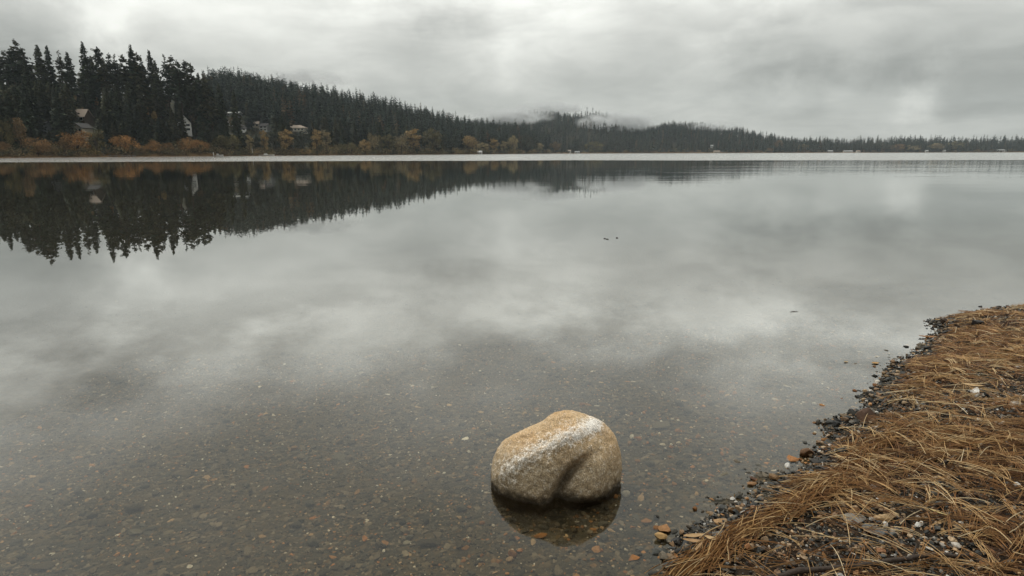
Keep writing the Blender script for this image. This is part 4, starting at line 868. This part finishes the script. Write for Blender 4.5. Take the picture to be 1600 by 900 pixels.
US = [(1039, 829, 22, 'slab', (.36, .18, .075), 'orange stone under water, upper one of the pair below the boulder'), (1031, 843, 22, 'chunk', (.42, .26, .11), 'ochre stone under water, lower one of the pair below the boulder'),
      (843, 840, 26, 'slab', (.32, .14, .045), 'large orange stone under water inside the boulder reflection'), (807, 842, 11, 'slab', (.30, .13, .05), 'small orange stone at the left rim of the boulder reflection'),
      (931, 860, 14, 'slab', (.30, .16, .07), 'orange flake at the lower right rim of the boulder reflection'), (990, 875, 20, 'slab', (.26, .12, .045), 'brown-orange stone at the bottom edge, right of the reflection'),
      (1030, 669, 42, 'slab', (.105, .095, .070), 'broad flat slate under water right of the boulder top'), (1010, 816, 20, 'slab', (.24, .12, .05), 'rust stone just above the orange pair under water'),
      (963, 803, 18, 'slab', (.090, .088, .072), 'grey oval slab under water right of the boulder'), (1240, 720, 20, 'slab', (.34, .16, .065), 'orange stone under water beside the rust-brown rock'),
      (1082, 731, 10, 'slab', (.36, .17, .065), 'small bright orange stone alone under open water'), (1174, 757, 18, 'slab', (.28, .15, .07), 'tan stone under water below the small rust pebble'),
      (670, 852, 38, 'slab', (.045, .040, .032), 'long dark slate under water left of the boulder reflection'), (209, 796, 30, 'slab', (.038, .035, .028), 'dark slate under water in the lower left'),
      (160, 820, 22, 'slab', (.036, .033, .027), 'smaller dark slate under water left of the lower-left slate'), (68, 889, 30, 'slab', (.030, .028, .024), 'dark slab under water in the bottom left corner'),
      (210, 834, 24, 'slab', (.10, .095, .078), 'pale grey flat stone under water in the lower left'), (600, 850, 16, 'slab', (.30, .15, .06), 'orange flake under water left of the long dark slate'),
      (636, 849, 14, 'slab', (.20, .19, .16), 'pale flake under water near the long dark slate'), (1107, 700, 14, 'slab', (.075, .072, .060), 'grey flat stone under open water right of the boulder'),
      (1132, 745, 26, 'slab', (.16, .145, .11), 'pale flat stone under water midway to the bank'), (535, 715, 34, 'slab', (.085, .080, .064), 'large faint slab under water far left of the boulder')]
for i, (px, py, wd, kd, c_, lab) in enumerate(US): S('stone', px, py, wd, kd, c_, 760+i, lab, rz=random.uniform(-.5, .5), under=True, lift=.004, asp=(1, 1))

# ------------------------------------------------------------------ pine needles
def needles(name, base, ang, L, wdt, lift, cols, label, seg=5):
    n = len(base); t = np.linspace(0, 1, seg+1)[None]; curv = (R.normal(0, .16, n)+np.where(R.random(n) < .15, R.normal(0, .5, n), 0))[:, None]; kink = R.normal(0, .18, n)[:, None]
    a = ang[:, None]+curv*(t-.5)+kink*(t-.5)**2*3; st = (L/seg)[:, None]
    x = base[:, :1]+np.cumsum(np.cos(a)*st, 1)-np.cos(a[:, :1])*st-np.cos(ang)[:, None]*L[:, None]*.5
    y = base[:, 1:]+np.cumsum(np.sin(a)*st, 1)-np.sin(a[:, :1])*st-np.sin(ang)[:, None]*L[:, None]*.5
    ok = np.ones(n, bool); zg = ground_h(x.ravel(), y.ravel()).reshape(x.shape); zg = np.maximum(zg, .002)
    tl = R.normal(0, .075, n)[:, None]; arch = np.abs(R.normal(0, .010, n))[:, None]
    ch = zg[:, :1]*(1-t)+zg[:, -1:]*t; z = ch+np.maximum(0, (zg-ch).max(1, keepdims=True))*.7; z = z+lift[:, None]+np.maximum(tl*(t-.5)*L[:, None], -lift[:, None]*.8)+arch*4*t*(1-t)
    dx, dy = -np.sin(a), np.cos(a); w_ = (wdt[:, None]*(np.minimum(1, (1-t)*4+.25)))
    P0 = np.stack([x-dx*w_, y-dy*w_, z-w_*.5], -1); P1 = np.stack([x, y, z+w_*.8], -1); P2 = np.stack([x+dx*w_, y+dy*w_, z-w_*.5], -1)
    V = np.stack([P0, P1, P2], 2); m_ = (seg+1)*3; V = V.reshape(-1, 3); k = np.arange(seg)
    f = np.concatenate([np.stack([k*3, k*3+1, k*3+4, k*3+3], 1), np.stack([k*3+1, k*3+2, k*3+5, k*3+4], 1)]); F = (f[None]+(np.arange(n)*m_)[:, None, None]).reshape(-1, 4)
    o = obj(name, mesh_np(name, V, F, np.repeat(cols, m_, 0), False, 'needle'), None, None, kind='stuff'); o['label'] = label; return o
NP_ = np.array([1.0, .97, .93])*np.array([(.13, .058, .020), (.19, .093, .033), (.32, .175, .065), (.52, .34, .155), (.065, .028, .010), (.24, .115, .038), (.64, .48, .27)])
def flow(x, y): return .30+1.2*(vn2(x, y, .9, 81, 3)-.5)*2.0
def needle_field(n, lift0, lift1, seed, colw, wmul=1.0, spread=.55, thr=.0):
    A = np.vstack([area(.35, 3.9, 1.3, 4.2, n), area(2.0, 6.6, 4.2, 7.3, n*.55)]); s0 = shore_sd(*A.T); d0 = vn2(A[:, 0], A[:, 1], 1.6, seed, 3)+.10*vn2(A[:, 0], A[:, 1], 6, seed+1, 2)
    edge_ = -.03+.18*vn2(A[:, 0], A[:, 1], 1.9, seed+7, 2)
    keep = (s0 > edge_) & (A[:, 0] < .98*A[:, 1]+.4) & (R.random(len(A)) < np.clip((d0-(.52+thr))*9+.08+np.clip(s0-.9, 0, .6)*.5, .05, 1)); A = A[keep]; n = len(A)
    ang = flow(*A.T)+R.normal(0, spread, n); wild = R.random(n) < .34; ang = np.where(wild, R.uniform(0, 6.28, n), ang)
    base = np.repeat(A, 3, 0)+R.normal(0, .004, (n*3, 2)); an = np.repeat(ang, 3)+R.normal(0, .06, n*3); L = np.repeat(R.uniform(.11, .23, n), 3)*R.uniform(.85, 1.05, n*3)
    lift = np.repeat(R.uniform(lift0, lift1, n), 3)+R.random(n*3)*.002; far_ = np.where(base[:, 1] > 3.6, 1.35, 1.0)
    ci = R.choice(len(NP_), n, p=colw); cols = np.repeat(NP_[ci]*R.uniform(.75, 1.2, (n, 1)), 3, 0)
    return base, an, L, R.uniform(.0008, .0013, n*3)*wmul*far_, lift, cols
needles('pine_needles', *needle_field(800, .005, .014, 91, [.22, .08, .0, .0, .68, .02, .0]), 'lower layer of brown pine needles on the beach, darkened to paint gap shade')  # bottom needles coloured dark, painting the shade of the gaps
needles('pine_needles', *needle_field(820, .008, .026, 91, [.18, .26, .24, .05, .12, .15, .0], 1.0, .75), 'matted orange-brown pine needle litter over the beach')
needles('pine_needles', *needle_field(420, .018, .040, 91, [.02, .12, .3, .28, .0, .18, .10], .9, 1.1, -.12), 'loose straw-coloured needles crossing on top of the litter')
A = area(.4, 6.4, 1.35, 7.0, 260); s0 = shore_sd(*A.T); A = A[(s0 > .12) & (A[:, 0] < .95*A[:, 1]+.35)]; nn = len(A)
scatter_stones('bark_litter', A, .005+.009*R.random(nn)**2, np.array([(.30, .17, .075), (.20, .10, .040), (.42, .28, .14), (.10, .05, .025)])[R.integers(0, 4, nn)], SL1, .5, 'pebble_dry', 'flakes of bark and leaf crumbs among the needles', .1, .022)
A = area(.4, 6.4, 1.35, 7.0, 40); s0 = shore_sd(*A.T); A = A[(s0 > .10) & (A[:, 0] < .95*A[:, 1]+.35)]; nn = len(A)
needles('pine_needles', A, R.uniform(-.9, 1.6, nn), R.uniform(.12, .24, nn), R.uniform(.0011, .0015, nn), R.uniform(.030, .046, nn), np.array([(.66, .49, .27), (.58, .40, .19), (.74, .60, .38)])[R.integers(0, 3, nn)], 'single bleached straws lying across the top of the litter')
# long drift of aligned needles sweeping down to the lower tip of the bank
dr = [np.array([on_plane(px, py, .05)[0], on_plane(px, py, .05)[1]]) for px, py in [(1062, 892), (1110, 868), (1150, 842), (1195, 820), (1240, 800), (1290, 775), (1330, 745), (1365, 700), (1400, 680)]]
seg_ = R.integers(0, len(dr)-1, 950); tt = R.random(950); DR = np.array(dr); pp = DR[seg_]*(1-tt[:, None])+DR[seg_+1]*tt[:, None]; dv = DR[seg_+1]-DR[seg_]; an = np.arctan2(dv[:, 1], dv[:, 0])
pp += R.normal(0, .028, pp.shape); nn = len(pp); ci = R.choice(len(NP_), nn, p=[.1, .22, .26, .16, .08, .14, .04])
needles('pine_needles', pp, an+R.normal(0, .33, nn), R.uniform(.12, .22, nn), R.uniform(.0011, .0018, nn), R.uniform(.010, .038, nn), NP_[ci]*R.uniform(.8, 1.2, (nn, 1)), 'combed drift of needles sweeping to the lower tip of the bank')

# ------------------------------------------------------------------ sticks, leaves, floating bits
def gpt(px, py, lift=0.0):
    p = on_plane(px, py)
    for _ in range(4): p = on_plane(px, py, float(ground_h([p[0]], [p[1]])[0])+lift)
    return p
def stick(pts, r0, r1, label, twigs=(), name='stick'):
    P_ = [gpt(a, b, .030) for a, b in pts]; Q = []
    for i in range(len(P_)-1):
        for k in range(6): Q.append(P_[i]*(1-k/6)+P_[i+1]*k/6)
    Q.append(P_[-1]); Q = [q+R.normal(0, r0*.13, 3) for q in Q]; mb = MB(); rad = [(r0+(r1-r0)*i/(len(Q)-1))*R.uniform(.88, 1.14) for i in range(len(Q))]; mb.tube(Q, rad, 12)
    O = Q[0].copy(); mb.v = [tuple(np.array(v)-O) for v in mb.v]; o = obj(name, mb.mesh(name, 'stick_bark', True), None, O); o['label'] = label; o['category'] = 'stick'
    for (i, dx, dy, dz) in twigs:
        t_ = MB(); b0 = Q[i]-O; t_.tube([b0, b0+np.array([dx, dy, dz])*.5+R.normal(0, .003, 3), b0+np.array([dx, dy, dz])], [r0*.4, r0*.3, r0*.15], 7); obj('twig', t_.mesh('twig', 'stick_bark', True), o)
stick([(1180, 908), (1250, 893), (1340, 884), (1410, 874), (1460, 867), (1515, 869)], .0105, .0065, 'dark curved stick lying along the bottom edge of the bank', [(20, .05, .06, .01), (9, .04, -.05, .012)])
stick([(1462, 729), (1480, 720), (1497, 709), (1515, 700)], .0060, .0035, 'short dark twig among needles in the upper right bank')
stick([(1186, 906), (1200, 872), (1228, 852)], .0035, .002, 'thin bent twig at the lower left of the bank')
def leaf(px, py, Lpx, wr, col, rz, label, lift=.036, curl=.25, name='leaf', tilt=(0, 0), water=False):
    p = on_plane(px, py) if water else gpt(px, py, lift); L = Lpx*np.linalg.norm(p-np.array([0, 0, CAM_H]))*.93/FPX; V = []; F = []; n = 10
    for i in range(n+1):
        t = i/n; wd = wr*L*math.sin(math.pi*min(1, t*.96+.04))**.8*(1-.25*t); zc_ = curl*L*(t-.5)**2
        V += [(L*(t-.5), -wd, zc_+wd*curl*.8), (L*(t-.5), -wd*.5, zc_+wd*curl*.1), (L*(t-.5), 0, zc_-.0006), (L*(t-.5), wd*.5, zc_+wd*curl*.1), (L*(t-.5), wd, zc_+wd*curl*.9)]
    for i in range(n): F += [(i*5+k, i*5+k+1, i*5+k+6, i*5+k+5) for k in range(4)]
    k = len(V); V += [(a, b, c-.0008) for a, b, c in V]; F += [tuple(k+j for j in f[::-1]) for f in F]
    me = mesh_np(name, np.array(V), np.array(F), np.array(col)[None]*np.ones((len(V), 1)), True, 'needle'); o = obj(name, me, None, (p[0], p[1], p[2]+.003)); o.rotation_euler = (tilt[0], tilt[1], rz); o['label'] = label; o['category'] = 'leaf'
leaf(1465, 802, 24, .20, (.52, .40, .17), 2.1, 'yellow-tan curled leaf lying on needles in the lower bank', tilt=(.3, .1))
leaf(1470, 748, 16, .34, (.50, .34, .17), 1.2, 'short tan leaf above the yellow-tan one', tilt=(.2, .2))
leaf(1519, 603, 26, .20, (.40, .26, .12), -.35, 'long tan leaf on the needles uphill of the white pebble')
leaf(1577, 547, 16, .28, (.36, .24, .12), .1, 'tan leaf near the right edge on the far bank')
leaf(1451, 527, 26, .16, (.28, .13, .045), -.1, 'orange strip of bark lying at the waterline of the far point', .01)
leaf(1085, 838, 34, .14, (.38, .24, .11), .15, 'brown lobed leaf at the lower tip, topmost blade of three')
leaf(1084, 846, 32, .13, (.34, .20, .09), -.12, 'brown lobed leaf at the lower tip, middle blade of three')
leaf(1092, 855, 26, .13, (.30, .18, .08), .9, 'brown lobed leaf at the lower tip, lowest blade of three')
leaf(1111, 842, 18, .26, (.44, .30, .15), -.5, 'small pale leaf beside the lobed leaf at the tip')
leaf(1403, 604, 12, .25, (.40, .27, .14), 1.4, 'small upright-looking leaf at the bend of the bank', tilt=(.4, 0))
leaf(1368, 568, 11, .34, (.42, .24, .08), .1, 'orange leaf floating off the bend of the bank', water=True)
leaf(1241, 487, 14, .12, (.040, .032, .024), .05, 'dark thin twig-like leaf floating on the open water', water=True, curl=.1)
leaf(1322, 566, 8, .3, (.36, .26, .14), .3, 'pale speck of a leaf floating left of the orange floating leaf', water=True)
for i, (px, py) in enumerate([(945, 373), (949, 374), (964, 372)]):
    p = on_plane(px, py); mb = MB(); mb.tube([(-.022, 0, .0), (-.01, 0, .006), (.01, 0, .008), (.025, 0, .002)], [.004, .007, .006, .002], 7)
    o = obj('driftwood', mb.mesh('driftwood', 'stick_bark', True), None, p); o['category'] = 'driftwood'; o['group'] = 'dark specks floating mid-lake'; o['label'] = ['leftmost dark speck floating in the middle of the lake', 'middle dark speck floating close to the leftmost one', 'rightmost dark speck floating apart from the other two'][i]

# ------------------------------------------------------------------ haze and low mist
m, g = mat('haze_air'); v = g.n('ShaderNodeVolumePrincipled'); v.inputs['Density'].default_value = .00009; v.inputs['Color'].default_value = (.82, .93, 1.0, 1); v.inputs['Anisotropy'].default_value = 0.0
finish(g, None, vol=v.outputs[0]); MATS['haze'] = m
obj('haze', MB().box((0, 1900, 160), (6500, 4060, 334)).mesh('haze', 'haze'), None, kind='stuff')
def mist(px, py, Yd, wpx, hpx, dens, label, dep=90):
    p = np.array([0, 0, CAM_H])+ray(px, py)*Yd; a, b = wpx/974*Yd/2, hpx/974*Yd/2; V, F = ico(3)
    m, g = mat('mist_air'); oc_ = g.n('ShaderNodeTexCoord').outputs['Object']; q = g.vmath('MULTIPLY', oc_, (1/a, 1/dep, 1/b)); r_ = g.vmath('LENGTH', q)
    n = g.noise(g.vmath('ADD', g.vmath('MULTIPLY', oc_, (1, 1, 1.8)), (float(px), 0, 0)), 2.6/a*1.6, 4, .6); f = g.math('MULTIPLY', g.smooth(r_, 1.0, .2), g.smooth(n, .42, .68))
    v = g.n('ShaderNodeVolumePrincipled'); g.set(v, 'Density', g.math('MULTIPLY', f, dens)); v.inputs['Color'].default_value = (.96, .98, 1, 1)
    finish(g, None, vol=v.outputs[0]); me = mesh_np('mist', V*np.array([a, dep, b]), F, None, True); me.materials.append(m); o = obj('mist', me, None, p, kind='stuff'); o['label'] = label
mist(965, 192, 1500, 150, 40, .16, 'mist drifting over the shoulder of the misty hill')
mist(800, 182, 1350, 150, 30, .12, 'mist in the saddle left of the misty hill')
mist(860, 170, 1700, 140, 24, .08, 'thin mist on the top of the misty hill')
mist(470, 122, 760, 190, 20, .09, 'wisp of cloud brushing the middle ridge')
mist(1110, 198, 1450, 100, 18, .035, 'faint mist on the right-hand ridge')
